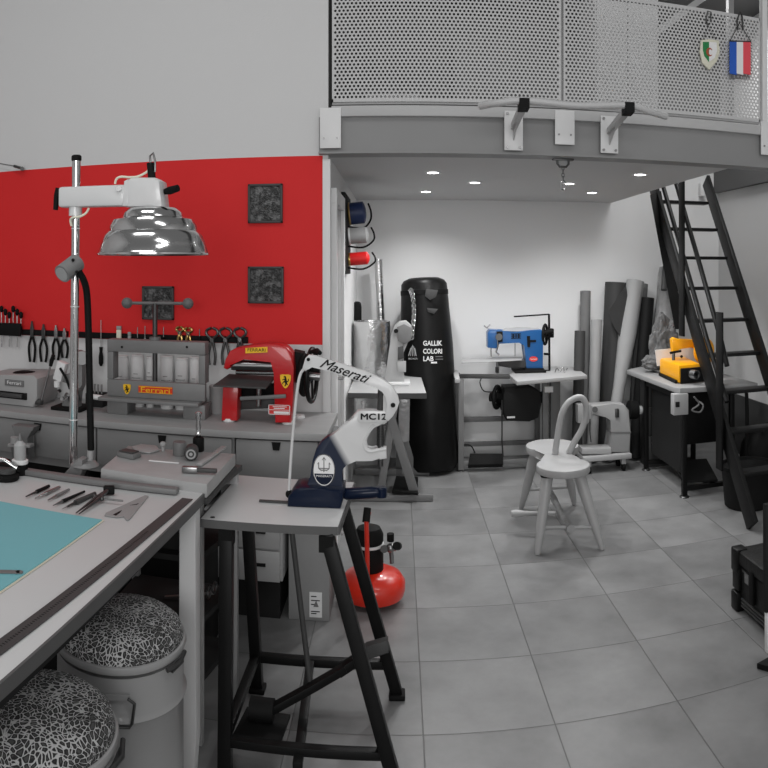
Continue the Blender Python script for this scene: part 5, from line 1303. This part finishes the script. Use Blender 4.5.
MB().cyl(at(544, 333, Y=Yu), at(552, 331, Y=Yu), .024, seg=16).build('clutch', 'rubber', t, True)
m = MB(); m.tube([at(549.5, 373, Y=Yu+.05), at(549, 314, Y=Yu+.05)], .0095, 10); m.build('thread_stand', 'black_steel', t, True)
MB().bar(at(549, 314.3, Y=Yu+.05), at(514, 316.6, Y=Yu+.0), .02, .012, bev=.003).build('stand_arm', 'black_steel', t, True)
MB().obox(at(550.5, 333, Y=Yu+.03), (.05, .05, .075), (0, 0, 0), .006).build('stand_bracket', 'rubber', t, True)
MB().cyl(at(544, 354, Y=Yu+.04), at(550, 354, Y=Yu+.05), .01, seg=8).build('stand_clamp', 'rubber', t, True)
MB().cyl(at(545.5, 374, Y=Yu), at(550, 374, Y=Yu), .035, seg=16).build('stand_foot', 'rubber', t, True)
MB().tube([at(491, 348, Y=Yu-.03), at(491, 356.5, Y=Yu-.03)], .006, 8).build('needle_bar', 'chrome', t, True)
MB().tube([at(497.5, 336, Y=Yu-.075), at(498, 346, Y=Yu-.07), at(496, 352, Y=Yu-.06), at(499, 355, Y=Yu-.06)], .008, 8).build('presser_foot', 'chrome', t, True)
MB().tube([at(515, 342, Y=Yu-.03), at(515, 356, Y=Yu-.03)], .0035, 6).build('guide_rod', 'steel', t, True)
m = MB(); m.cyl(at(499, 337, Y=Yu-.10), at(499, 337, Y=Yu-.065), .028, seg=16); m.build('tension_disc', 'dark_steel', t, True)
m = MB(); m.tube([at(484, 325.5, Y=Yu-.05), at(487, 328, Y=Yu-.05), at(490, 324.5, Y=Yu-.05)], .007, 8); m.build('take_up', 'steel', t, True)
m = MB(); m.pz([(502, 331), (505, 328.5), (518, 327.2), (538, 328), (540, 329.5), (520, 331)], Yu, .05, .003); m.build('oil_cover', 'light_grey', t, True)
e = at(516, 336, Y=Yu-.067)
m = MB()
m.box(e.x-.028, e.x-.018, e.y-.002, e.y, e.z-.02, e.z+.02); m.box(e.x+.018, e.x+.028, e.y-.002, e.y, e.z-.02, e.z+.02)
m.box(e.x-.04, e.x+.04, e.y-.002, e.y, e.z+.014, e.z+.02); m.box(e.x-.04, e.x+.04, e.y-.002, e.y, e.z-.003, e.z+.003); m.box(e.x-.04, e.x+.04, e.y-.002, e.y, e.z-.02, e.z-.014); m.box(e.x-.003, e.x+.003, e.y-.002, e.y, e.z-.02, e.z+.02)
m.build('maker_mark', 'ink', t, True)
m = MB(); q = at(533.5, 359, Y=Yu-.067)
m.prism([q + Vector((.036*math.cos(w_), 0, .021*math.sin(w_))) for w_ in [i*PI/12 for i in range(24)]], (0, .003, 0)); ov = m.build('oval_label', 'red_label', t, True)
writing('oval_lettering', 'Ferrari', .016, 'text_white', ov, q + Vector((0, -.002, 0)), width=.05, depth=.0004)
m = MB(); m.pz([(527, 336), (530, 336), (530, 340), (536, 340), (536, 342), (530.5, 342), (530, 347), (527.5, 347)], Yu-.068, .006); m.build('lever', 'rubber', t, True)
t = thing('spare_bobbins', 'small tangle of metal clips lying on the right end of the blue machine table', 'clips', at(561, 371, Z=BT))
m = MB(); q = at(561, 370.5, Z=BT+.02)
m.tube(spline([q + Vector((-.05, 0, -.013)), q + Vector((-.03, .01, .02)), q + Vector((-.01, 0, -.01)), q + Vector((.02, .0, .025)), q + Vector((.03, 0, -.012)), q + Vector((.055, 0, .02))]), .004, 6)
m.build('clips', 'steel', t, True)

# ================================================================== ROLLS OF LEATHER AGAINST THE BACK WALL
def roll(p_bot, p_top, Yb, Yt, r, mm, lab, hollow=True, r2=None, flat=1.0):
    b0, t0 = at(*p_bot, Y=Yb), at(*p_top, Y=Yt)
    d = (t0-b0).normalized(); b0 = b0 - d*((b0.z-.01)/d.z)
    L_ = (t0-b0).length; r2 = r2 or r
    m = MB()
    m.lathe([(r*.6, 0), (r, .01), (r*1.01, L_*.4), (r2, L_*.7), (r2, L_), (r2*.93, L_+.002), (r2*.9, L_-.0), (r2*.9, L_-.1), (0, L_-.1)], b0, d, seg=36)
    for q in (.8, .55, .3):
        m.lathe([(r2*q, L_-.1), (r2*q, L_-.004), (r2*(q-.08), L_-.004), (r2*(q-.08), L_-.1)], b0, d, seg=28, cap=False)
    return single(m, 'leather_roll', mm, lab, 'leather roll', b0)
roll((583, 440), (585.5, 291), 5.85, 5.95, .045, 'leather_mid', 'tall thin grey leather roll, leftmost of the rolls at the back wall')
roll((577, 455), (580, 331), 5.68, 5.80, .045, 'leather_dark', 'short dark grey roll standing in front of the leftmost tall roll')
roll((592, 455), (596.5, 319.5), 5.74, 5.83, .047, 'leather_grey', 'light grey round roll standing left of the big dark roll')
t_ = roll((608, 460), (616, 282.5), 5.93, 5.99, .095, 'leather_dark', 'big dark leather roll with a slanting free edge, tallest of the dark rolls')
m = MB(); m.prism([at(626, 286, Y=5.87), at(628, 300, Y=5.86), at(628.5, 352, Y=5.84), at(612, 323, Y=5.82), at(608.5, 310, Y=5.82)], (0, .006, 0)); fl = m.build('loose_flap', 'leather_dark', None); 
fl.parent = t_; fl.location = -t_.location
roll((611, 440), (635.5, 281), 5.74, 5.92, .052, 'leather_pale', 'wide pale leather roll leaning left down behind the white machine head', r2=.078)
roll((631, 452), (643, 284), 5.86, 6.02, .045, 'leather_mid', 'slim mid-grey roll between the pale roll and the black roll')
roll((637, 430), (648, 298), 5.74, 5.86, .055, 'leather_black', 'black leather roll tied with a thin cord, leaning against the pale roll')
roll((668, 430), (669, 290), 5.9, 6.0, .05, 'leather_dark', 'dark roll standing deep in the corner behind the plastic-wrapped bundle')
t = thing('wrapped_bundle', 'crinkled plastic-wrapped bundle standing by the ladder', 'bundle', at(664, 460, Y=5.8))
b0 = at(660, 455, Y=5.78); b0.z = 0
MB().lathe([(.12, 0), (.14, .25), (.12, .7), (.09, 1.1), (.07, 1.35), (.062, 1.55), (.05, 1.62), (0, 1.63)], b0, at(665, 271, Y=5.86) - b0, seg=28).build('wrapping', 'plastic_wrap', t, True)
MB().tube([at(664, 290, Y=5.72), at(665.5, 266.5, Y=5.80)], .026, 14).build('tube_core', 'dark_grey', t, True)
t = thing('folded_cloth', 'crumpled grey cloth pile on the yellow machine table behind the white plate', 'cloth', at(660, 365, Y=5.45))
def blob(c, rad, amp, fr, seed, sub=4):
    from mathutils import noise
    m = MB(); bmesh.ops.create_icosphere(m.b, subdivisions=sub, radius=1.0)
    for v in m.b.verts:
        n = v.co.copy(); k_ = 1 + amp*noise.fractal(n*fr + Vector((seed, seed, seed)), 1.0, 2.0, 4)
        v.co = Vector(c) + Vector((n.x*rad[0], n.y*rad[1], n.z*rad[2]))*k_
    return m
c0 = at(664, 344, Y=5.42)
blob((c0.x, 5.42, .80+.19), (.12, .075, .21), .35, 2.2, 3.1, 5).build('fold', 'cloth_grey', t, True)
c0 = at(653, 362, Y=5.40)
blob((c0.x, 5.38, .80+.055), (.10, .07, .06), .3, 2.4, 7.7).build('fold', 'cloth_grey', t, True)

# ---- white machine head on a low trolley behind the stool
Yh = 5.50
t = thing('machine_trolley', 'low white wheeled base carrying a spare machine head behind the wooden stool', 'trolley', (at(605, 460, Y=Yh).x, Yh, 0))
a, b_ = at(580, 450, Y=Yh), at(628, 459, Y=Yh)
MB().box(a.x, b_.x, Yh-.1, Yh+.12, .10, .14, .006).build('platform', 'light_grey', t, True)
for px, dy in ((587, -.06), (621, -.06), (587, .08), (621, .08)):
    c0 = at(px, 462, Y=Yh); cs = MB().box(c0.x-.016, c0.x+.016, Yh+dy-.016, Yh+dy+.016, .055, .099, .002).build('caster', 'light_grey', t, True)
    MB().cyl((c0.x-.012, Yh+dy, .03), (c0.x+.012, Yh+dy, .03), .03, seg=18).build('wheel', 'rubber', cs, True)
t = thing('spare_machine_head', 'white sewing machine head with black handwheel standing on the trolley', 'sewing machine', (at(605, 452, Y=Yh).x, Yh, .14))
MB().pz([(589, 404), (612, 402.5), (622, 403), (627, 409), (628, 430), (628, 450.5), (609, 450.5), (609, 430), (609.5, 418), (604, 414.5), (590, 414)], Yh, .12, .01).build('frame', 'case_grey', t, True)
MB().pz([(576.5, 404), (590, 403), (590, 418), (586, 423), (577, 422)], Yh, .09, .006).build('head', 'case_grey', t, True)
MB().pz([(580, 446.5), (609, 446), (609, 452), (580, 452)], Yh, .14, .004).build('bed', 'light_grey', t, True)
MB().pz([(608.5, 430), (628.5, 430), (628.5, 431.5), (608.5, 431.5)], Yh, .13).build('seam_band', 'mid_grey', t, True)
MB().cyl(at(595, 409.5, Y=Yh-.085), at(595, 409.5, Y=Yh-.055), .022, seg=16).build('dial', 'dark_grey', t, True)
MB().obox(at(617, 413, Y=Yh-.065), (.03, .02, .07), (0, 0, 0), .004).build('plate', 'dark_steel', t, True)
MB().tube([at(583, 423, Y=Yh), at(583, 444, Y=Yh)], .006, 8).build('needle_bar', 'steel', t, True)
MB().tube(spline([at(590, 419, Y=Yh-.05), at(590, 432, Y=Yh-.06), at(591, 442, Y=Yh-.06)]), .004, 6).build('cable', 'rubber', t, True)
a, b_ = at(628.5, 410, Y=Yh), at(637, 410, Y=Yh)
MB().cyl(a, b_, .075, .07, seg=28).build('handwheel', 'rubber', t, True)
MB().cyl(b_, at(641.5, 410, Y=Yh), .034, seg=20).build('handwheel_hub', 'plate_white', t, True)

# ================================================================== WOODEN DOUBLE-SEAT STOOL
t = thing('wooden_stool', 'pale wooden stool with two joined round seats and bent loop back', 'stool', (.97, 4.3, 0))
F0, R0 = Vector((.952, 4.10, 0)), Vector((.985, 4.56, 0))
rf, rb, SH = .158, .172, .462
out = []
ang = math.atan2((R0-F0).y, (R0-F0).x)
for i in range(0, 25):
    q = ang + R(42) + i*R(276)/24; out.append(F0 + Vector((rf*math.cos(q), rf*math.sin(q), 0)))
pf_end = out[-1]; 
dirv = (R0-F0).normalized(); prp = Vector((-dirv.y, dirv.x, 0))
mid = (F0+R0)/2 - dirv*.005
out.append(mid - prp*.068)
for i in range(0, 25):
    q = ang + PI + R(42) + i*R(276)/24; out.append(R0 + Vector((rb*math.cos(q), rb*math.sin(q), 0)))
out.append(mid + prp*.068)
MB().prism([v + Vector((0, 0, SH-.024)) for v in out], (0, 0, .046), .01).build('seat', 'chair_wood', t, True)
fl_, fr_, rl_, rr_ = at(537.5, 555, Z=0), at(602.5, 550, Z=0), at(521, 509, Z=0), at(574.5, 505, Z=0)
tops = [at(547.5, 478, Y=4.06), at(581, 477, Y=4.08), at(534, 455, Y=4.6), at(568, 475, Y=4.62)]
for b0, tpt in zip((fl_, fr_, rl_, rr_), (Vector((.85, 4.07, SH-.06)), Vector((1.04, 4.07, SH-.06)), Vector((.88, 4.6, SH-.06)), Vector((1.08, 4.6, SH-.06)))):
    dv = tpt - b0; 
    lg = MB().tube([b0, b0 + dv*.06, b0 + dv*.35, b0 + dv*.8, tpt], [.013, .018, .028, .034, .035], 14).build('leg', 'chair_wood', t, True)
    MB().cyl(tpt, tpt + Vector((0, 0, .016)), .04, seg=16).build('leg_washer', 'rubber', lg, True)
def onl(b0, tpt, z): f = (z-b0.z)/(tpt.z-b0.z); return b0.lerp(tpt, f)
T1, T2, T3, T4 = Vector((.85, 4.07, SH-.06)), Vector((1.04, 4.07, SH-.06)), Vector((.88, 4.6, SH-.06)), Vector((1.08, 4.6, SH-.06))
MB().cyl(onl(fl_, T1, .14), onl(fr_, T2, .12), .011, seg=12).build('stretcher', 'chair_wood', t, True)
MB().cyl(onl(rl_, T3, .14), onl(rr_, T4, .14), .011, seg=12).build('stretcher', 'chair_wood', t, True)
c1_ = (onl(fl_, T1, .13)+onl(fr_, T2, .13))/2; c2_ = (onl(rl_, T3, .14)+onl(rr_, T4, .14))/2
m = MB(); m.tube([c1_ + Vector((.01, -.03, 0)), c1_ + Vector((.005, .03, 0)), c1_.lerp(c2_, .3), c1_.lerp(c2_, .7), c2_], [.024, .024, .016, .022, .014], 14); m.build('centre_stretcher', 'wood_grey', t, True)
p0 = at(516, 513.5, Z=.12); p1 = at(556, 513, Z=.14)
MB().tube([p0 + Vector((-.03, 0, 0)), p0 + Vector((.0, 0, 0)), p0.lerp(p1, .35), p1], [.018, .024, .013, .012], 14).build('pedal', 'chair_wood', t, True)
Yl = 4.32
lp_ = [(555.3, 452), (557, 440), (559.5, 424), (562.5, 412), (568, 403), (574.5, 398.5), (580.5, 397.5), (584.5, 401), (586.3, 408), (585.3, 419), (581, 431), (575, 441), (569, 453)]
ctr = spline([at(x, y, Y=Yl) for x, y in lp_], 4)
for v in (ctr[0], ctr[-1]): v.z = SH - .0
MB().tube(ctr, [.020]*len(ctr), 12).build('loop_back', 'chair_wood', t, True)

# ================================================================== YELLOW MACHINE TABLE
YZ = .78
t = thing('machine_table', 'grey-topped machine table on black frame under the ladder, holding the yellow machine', 'table', (2.05, 5.0, 0))
tp = [at(627, 369.5, Z=YZ), at(674, 387, Z=YZ), at(680, 388, Z=YZ), Vector((2.48, 4.56, YZ)), Vector((2.46, 5.45, YZ)), at(640, 366.5, Z=YZ)]
MB().prism([v + Vector((0, 0, -.02)) for v in tp], (0, 0, .036), .004).build('table_top', 'case_grey', t, True)
for (x, y) in ((1.93, 5.40), (1.95, 4.66), (2.32, 5.36), (2.32, 4.66)):
    MB().box(x-.017, x+.017, y-.017, y+.017, .015, YZ-.04, .002).build('leg', 'black_steel', t, True)
    MB().lathe([(.034, 0), (.036, .004), (.03, .01), (.012, .014), (0, .014)], (x, y, 0), seg=18).build('foot', 'dark_steel', t, True)
for (a, b_) in (((1.93, 5.40), (2.32, 5.36)), ((1.95, 4.66), (2.32, 4.66))):
    MB().bar((a[0], a[1], .06), (b_[0], b_[1], .06), .03, .03).build('low_rail', 'black_steel', t, True)
MB().bar((1.93, 5.40, .70), (1.95, 4.66, .70), .02, .05).build('top_rail', 'black_steel', t, True)
MB().bar((2.15, 5.38, .06), (2.17, 4.65, .06), .04, .03).build('centre_rail', 'black_steel', t, True)
MB().prism([Vector((1.98, 4.98, .17)), Vector((2.24, 4.92, .17)), Vector((2.22, 4.68, .08)), Vector((1.98, 4.74, .08))], (0, 0, .018), .004).build('pedal', 'bench_dark', t, True)
MB().box(1.99, 2.3, 4.8, 5.2, .32, YZ-.06, .03).build('motor', 'rubber', t, True)
MB().box(1.965, 1.975, 4.68, 5.36, .14, YZ-.07).build('knee_panel', 'bench_dark', t, True)
a, b_ = at(674, 394.5, Y=4.57), at(688.5, 414.5, Y=4.57)
sw = MB().box(a.x, b_.x, 4.57, 4.635, b_.z, a.z, .005).build('control_box', 'light_grey', t, True)
c0 = at(677.5, 404.5, Y=4.565); MB().box(c0.x-.014, c0.x+.014, 4.558, 4.57, c0.z-.018, c0.z+.018, .002).build('button', 'ink', sw, True)
m = MB()
m.tube(spline([at(694, 397, Y=4.55), at(699, 404, Y=4.55), at(692, 410, Y=4.55), at(700, 412, Y=4.55), at(703, 405, Y=4.55), at(696, 400, Y=4.6)]), .006, 6); m.build('cable', 'mid_grey', t, True)
MB().tube(spline([(2.38, 4.6, .74), (2.40, 4.58, .70), (2.40, 4.58, .35), (2.38, 4.6, .10)]), .014, 8).build('side_tube', 'rubber', t, True)
# yellow machine
Yy = 4.95
t = thing('skiving_machine', 'bright yellow skiving machine with dark round port and handwheel, beside the ladder', 'machine', (at(680, 380, Y=4.85).x, 4.85, YZ))
pa, pb, pc_, pd_ = at(660, 375.5, Z=YZ), at(679, 384, Z=YZ), at(701, 382, Z=YZ), at(686, 374, Z=YZ)
base_pts = [Vector((v.x, v.y, YZ+.0005)) for v in (pa, pb, pc_, pd_)]
h1 = .135
MB().prism([v + Vector((0, 0, h1/2)) for v in base_pts], (0, 0, h1), .02).build('body', 'machine_yellow', t, True)
dv = (pc_-pb); dv.z = 0; L_ = dv.length; dv.normalize(); nn = Vector((dv.y, -dv.x, 0))
c0 = Vector((pb.x, pb.y, YZ)) + dv*L_*.5 + nn*.006
m = MB(); m.bar(Vector((pb.x, pb.y, YZ+h1*.42)) + nn*.004 + dv*.01, Vector((pc_.x, pc_.y, YZ+h1*.42)) + nn*.004 + dv*.03, .014, h1*.8, bev=.006); m.build('end_plate', 'rubber', t, True)
pc2 = at(692, 374, Y=4.70)
m = MB(); m.lathe([(.026, 0), (.032, 0), (.032, .05), (.026, .05)], pc2, (.35, -1, 0), seg=24, cap=False); m.build('port_ring', 'steel', t, True)
MB().cyl(pc2, pc2 + Vector((.004, .03, 0)), .026, seg=20).build('port_core', 'rubber', t, True)
MB().pz([(671.5, 351.5), (670.5, 339), (673, 337.2), (676, 338), (678, 340.5), (693, 339.5), (704, 340), (712, 348), (712, 362), (704, 360), (700, 349), (690, 345.5), (679, 347), (676.5, 351.5)], 5.05, .06, .012).build('arm', 'machine_yellow', t, True)
wheel(t, 'yellow_wheel', at(704, 351, Y=4.98), (.35, -1, 0), .085, .018, 'machine_yellow', 6)
MB().cyl(at(673.5, 350, Y=5.05), at(673.5, 366, Y=5.0), .012, seg=12).build('foot_bar', 'dark_steel', t, True)
MB().prism([at(x, y, Y=5.2) for x, y in ((655, 350), (695, 346), (697, 363), (657, 366))], (0, .008, 0)).build('guard_plate', 'plate_white', t, True)
m = MB(); m.tube([at(670, 353, Y=5.0), at(681, 351, Y=5.0)], .009, 8); m.build('feed_lever', 'rubber', t, True)
MB().ball(at(681.5, 356.5, Y=5.0), .011).build('knob', 'rubber', t, True)
m = MB()
m.prism([Vector((v.x, v.y, YZ+.012)) for v in (pa + Vector((-.012, 0, 0)), pb + Vector((-.02, .03, 0)), pb + Vector((0, .03, 0)), pa + Vector((.01, 0, 0)))], (0, 0, .022), .003)
m.build('side_plate', 'rubber', t, True)
MB().bar(at(652, 369, Z=YZ+.01), at(661, 371, Z=YZ+.01), .05, .012, bev=.002).build('feed_slide', 'plate_white', t, True)
# drawer column at the left of that table
a = at(640, 460, Z=0)
t = thing('drawer_cabinet', 'narrow dark metal drawer column left behind the yellow machine table', 'cabinet', (2.07, 5.55, 0))
MB().box(1.96, 2.2, 5.46, 5.64, 0, .73, .004).build('body', 'dark_grey', t, True)
for k_ in range(3):
    dw = MB().box(1.97, 2.19, 5.445, 5.458, .03+k_*.235, .25+k_*.235, .003).build('drawer', 'dark_grey', t, True)
    MB().ball((2.0, 5.438, .2+k_*.235), .012).build('knob', 'dark_steel', dw, True)

# ================================================================== LADDER TO THE MEZZANINE
LX0, LX1 = 2.07, 2.52
LT, LB = Vector((0, 5.58, 2.24)), Vector((0, 3.87, 0))
ld_ = (LB - LT).normalized()
t = thing('steel_ladder', 'steep black steel ladder with tube handrails, climbing through the ceiling opening', 'ladder', (LX0, 3.93, 0))
for x, x2, e in ((LX0, LX0, .06), (LX1 + .06, LX1 - .02, .16)):
    MB().bar(Vector((x, LT.y, LT.z)) - ld_*e, Vector((x2, LB.y, LB.z + .035)), .028, .13, up=(0, 0, 1), bev=.003).build('stringer', 'ladder_black', t, True)
kz = 2.15
while kz > .15:
    f = (kz - LB.z)/(LT.z-LB.z); y = LB.y + (LT.y-LB.y)*f
    MB().box(LX0+.015, LX1-.015, y-.055, y+.055, kz-.012, kz+.012, .002).build('step', 'ladder_black', t, True)
    kz -= .232
def onX(px, py): return at(px, py, X=LX0-.02)
MB().tube([onX(663, 186), onX(685, 262), onX(707, 340), onX(727, 402)], .017, 12).build('handrail', 'black_steel', t, True)
MB().tube([onX(676, 183), onX(699, 262), onX(721, 340), onX(727, 366)], .017, 12).build('handrail', 'black_steel', t, True)
a, b_ = onX(684, 182), onX(684, 336)
MB().box(LX0-.045, LX0-.03, a.y-.045, a.y+.045, b_.z, a.z, .003).build('rail_post', 'black_steel', t, True)
a, b_ = onX(722, 312), onX(723, 470)
MB().box(LX0-.045, LX0-.03, a.y-.045, a.y+.045, b_.z, a.z, .003).build('rail_post', 'black_steel', t, True)
MB().prism([at(650.5, 195, Y=5.5), at(660.5, 191, Y=5.5), at(684, 329, Y=5.2), at(675.5, 329, Y=5.2)], (.014, 0, 0), .002).build('side_plate', 'ladder_black', t, True)
# small box on the wall at the top of the ladder
a, b_ = at(701, 182.5, Y=YB-.06), at(706, 196, Y=YB-.06)
single(MB().box(a.x, b_.x, YB-.06, YB-.001, b_.z, a.z, .004), 'junction_box', 'plate_white', 'small white box on the back wall at the top of the ladder', 'box', ((a.x+b_.x)/2, YB, b_.z))

# things under and beside the ladder
bx_ = Vector((2.40, 4.42, 0))
bx_ = Vector((2.28, 4.33, 0))
t = thing('waste_bin', 'black round bin standing behind the foot of the ladder', 'bin', bx_)
MB().lathe([(.15, 0), (.16, .01), (.18, .26), (.187, .265), (.187, .28), (.178, .28), (.175, .26), (0, .25)], bx_, seg=40).build('bin', 'bag_black', t, True)
t = thing('backpack', 'black backpack standing on the floor behind the round bin and the ladder', 'backpack', Vector((2.61, 4.73, 0)))
bx_ = Vector((2.61, 4.73, -.28))
m = MB(); m.lathe([(.13, 0), (.175, .03), (.185, .15), (.165, .3), (.12, .38), (.06, .42), (0, .425)], bx_ + Vector((0, 0, .282)), seg=28, sy=.75); m.build('body', 'bag_black', t, True)
MB().lathe([(.10, 0), (.13, .03), (.125, .13), (.09, .17), (0, .18)], bx_ + Vector((-.03, -.09, .32)), seg=20, sy=.6).build('pocket', 'bag_black', t, True)
MB().tube(spline([bx_ + Vector((-.05, -.1, .66)), bx_ + Vector((-.03, -.1, .73)), bx_ + Vector((.03, -.1, .73)), bx_ + Vector((.05, -.1, .66))]), .01, 8).build('carry_loop', 'rubber', t, True)
t = thing('low_wall_panel', 'thin dark grey panel tilted along the foot of the right wall behind the ladder', 'sheet', (2.84, 4.6, 0))  # low dark grey panel along the right wall
MB().prism([(2.84, 3.6, 0), (2.84, 6.0, 0), (2.885, 6.0, .49), (2.885, 3.6, .49)], (.012, 0, 0)).build('sheet', 'dark_grey', t, True)

# trunk at the right edge
t = thing('flight_trunk', 'black ribbed trunk with pale printed lines, at the right edge of the photo', 'trunk', (1.9, 2.75, 0))
tx, ty = 1.535, 3.03
MB().box(tx, tx+.6, ty-.55, ty, .02, .215, .012).build('body', 'trunk_black', t, True)
MB().box(tx-.012, tx+.612, ty-.562, ty+.012, .217, .285, .018).build('lid', 'trunk_black', t, True)
for z0, z1 in ((.0, .09), (.18, .292)):
    MB().box(tx-.022, tx+.04, ty-.045, ty+.022, z0+.0, z1, .01).build('corner_guard', 'black_steel', t, True)
MB().box(tx-.016, tx+.02, ty-.05, ty+.016, .10, .2, .006).build('corner_post', 'black_steel', t, True)
for k_ in range(3): MB().box(tx-.008, tx+.0, ty-.54, ty-.06, .035+k_*.016, .042+k_*.016).build('rib', 'dark_grey', t, True)
MB().box(tx-.016, tx, ty-.19, ty-.15, .09, .24, .004).build('latch', 'rubber', t, True)
MB().box(tx-.003, tx, ty-.125, ty-.085, .155, .20).build('sticker', 'mid_grey', t, True)
a = Vector((tx-.001, ty-.06, .225)); writing('printed_words', 'ROLLING CASE', .016, 'mid_grey', t, a, (0, -1, 0), (0, 0, 1), width=.13, align='LEFT')
a = Vector((tx-.001, ty-.06, .20)); writing('printed_words', 'TOOLS', .012, 'mid_grey', t, a, (0, -1, 0), (0, 0, 1), width=.035, align='LEFT')
# post at the edge
t = thing('leaning_board', 'tall dark board with white lower end, cut by the right edge of the photo', 'board', (1.52, 2.62, 0))
a = at(764.5, 600, Y=2.62)
MB().box(a.x, a.x+.12, 2.61, 2.635, .17, .62, .002).build('board', 'bench_dark', t, True)
MB().box(a.x+.008, a.x+.12, 2.61, 2.635, .0, .168, .002).build('lower_end', 'plate_white', t, True)
a = at(757, 669, Z=0)
single(MB().prism([a + Vector((0, 0, .012)), a + Vector((.10, .03, .012)), a + Vector((.13, -.07, .012)), a + Vector((.06, -.09, .012))], (0, 0, .024), .003), 'floor_wedge', 'rubber', 'flat black rubber wedge on the floor at the right edge of the photo', 'wedge', a)

# ================================================================== LIGHT AND CAMERA
w = bpy.data.worlds.new('World'); sc.world = w; w.use_nodes = True
w.node_tree.nodes['Background'].inputs[0].default_value = (1, 1, 1, 1); w.node_tree.nodes['Background'].inputs[1].default_value = 0.17
def area(name, loc, rot, sx, sy, e):
    l = bpy.data.lights.new(name, 'AREA'); l.shape = 'RECTANGLE'; l.size = sx; l.size_y = sy; l.energy = e
    o = bpy.data.objects.new(name, l); C.objects.link(o); o.location = loc; o.rotation_euler = [R(a) for a in rot]
    return o
area('overhead_fill', (-1.2, 1.2, 4.4), (0, 0, 0), 1.6, .5, 24)  # unseen fill lights added overhead to light the front room
area('overhead_fill', (1.2, 0.2, 4.4), (0, 0, 0), 1.6, .5, 24)
area('front_fill', (0.2, -3.3, 2.2), (78, 0, 0), 3.0, 1.8, 115)  # fill added behind the camera for surfaces facing it, no window there
area('opening_fill', (2.3, 4.9, 3.6), (0, 0, 0), .8, .3, 20)  # fill added over the ladder opening to brighten the walls around it
cd = bpy.data.cameras.new('camera'); cam = bpy.data.objects.new('camera', cd); C.objects.link(cam)
cam.location = (0, 0, CAMZ); cam.rotation_euler = (PI/2, 0, 0)
cd.type = 'PANO'
cc = cd
try:
    cc.panorama_type = 'CENTRAL_CYLINDRICAL'; holder = cc
except Exception:
    holder = cd.cycles; holder.panorama_type = 'CENTRAL_CYLINDRICAL'
holder.central_cylindrical_range_u_min = -399/720; holder.central_cylindrical_range_u_max = 369/720
holder.central_cylindrical_range_v_min = -499/720; holder.central_cylindrical_range_v_max = 269/720
holder.central_cylindrical_radius = 1.0
cd.clip_start = 0.05; cd.clip_end = 60
sc.camera = cam
vs = sc.view_settings
vs.view_transform = 'Standard'; vs.look = 'None'; vs.gamma = 1; vs.exposure = 0.0; vs.use_curve_mapping = False
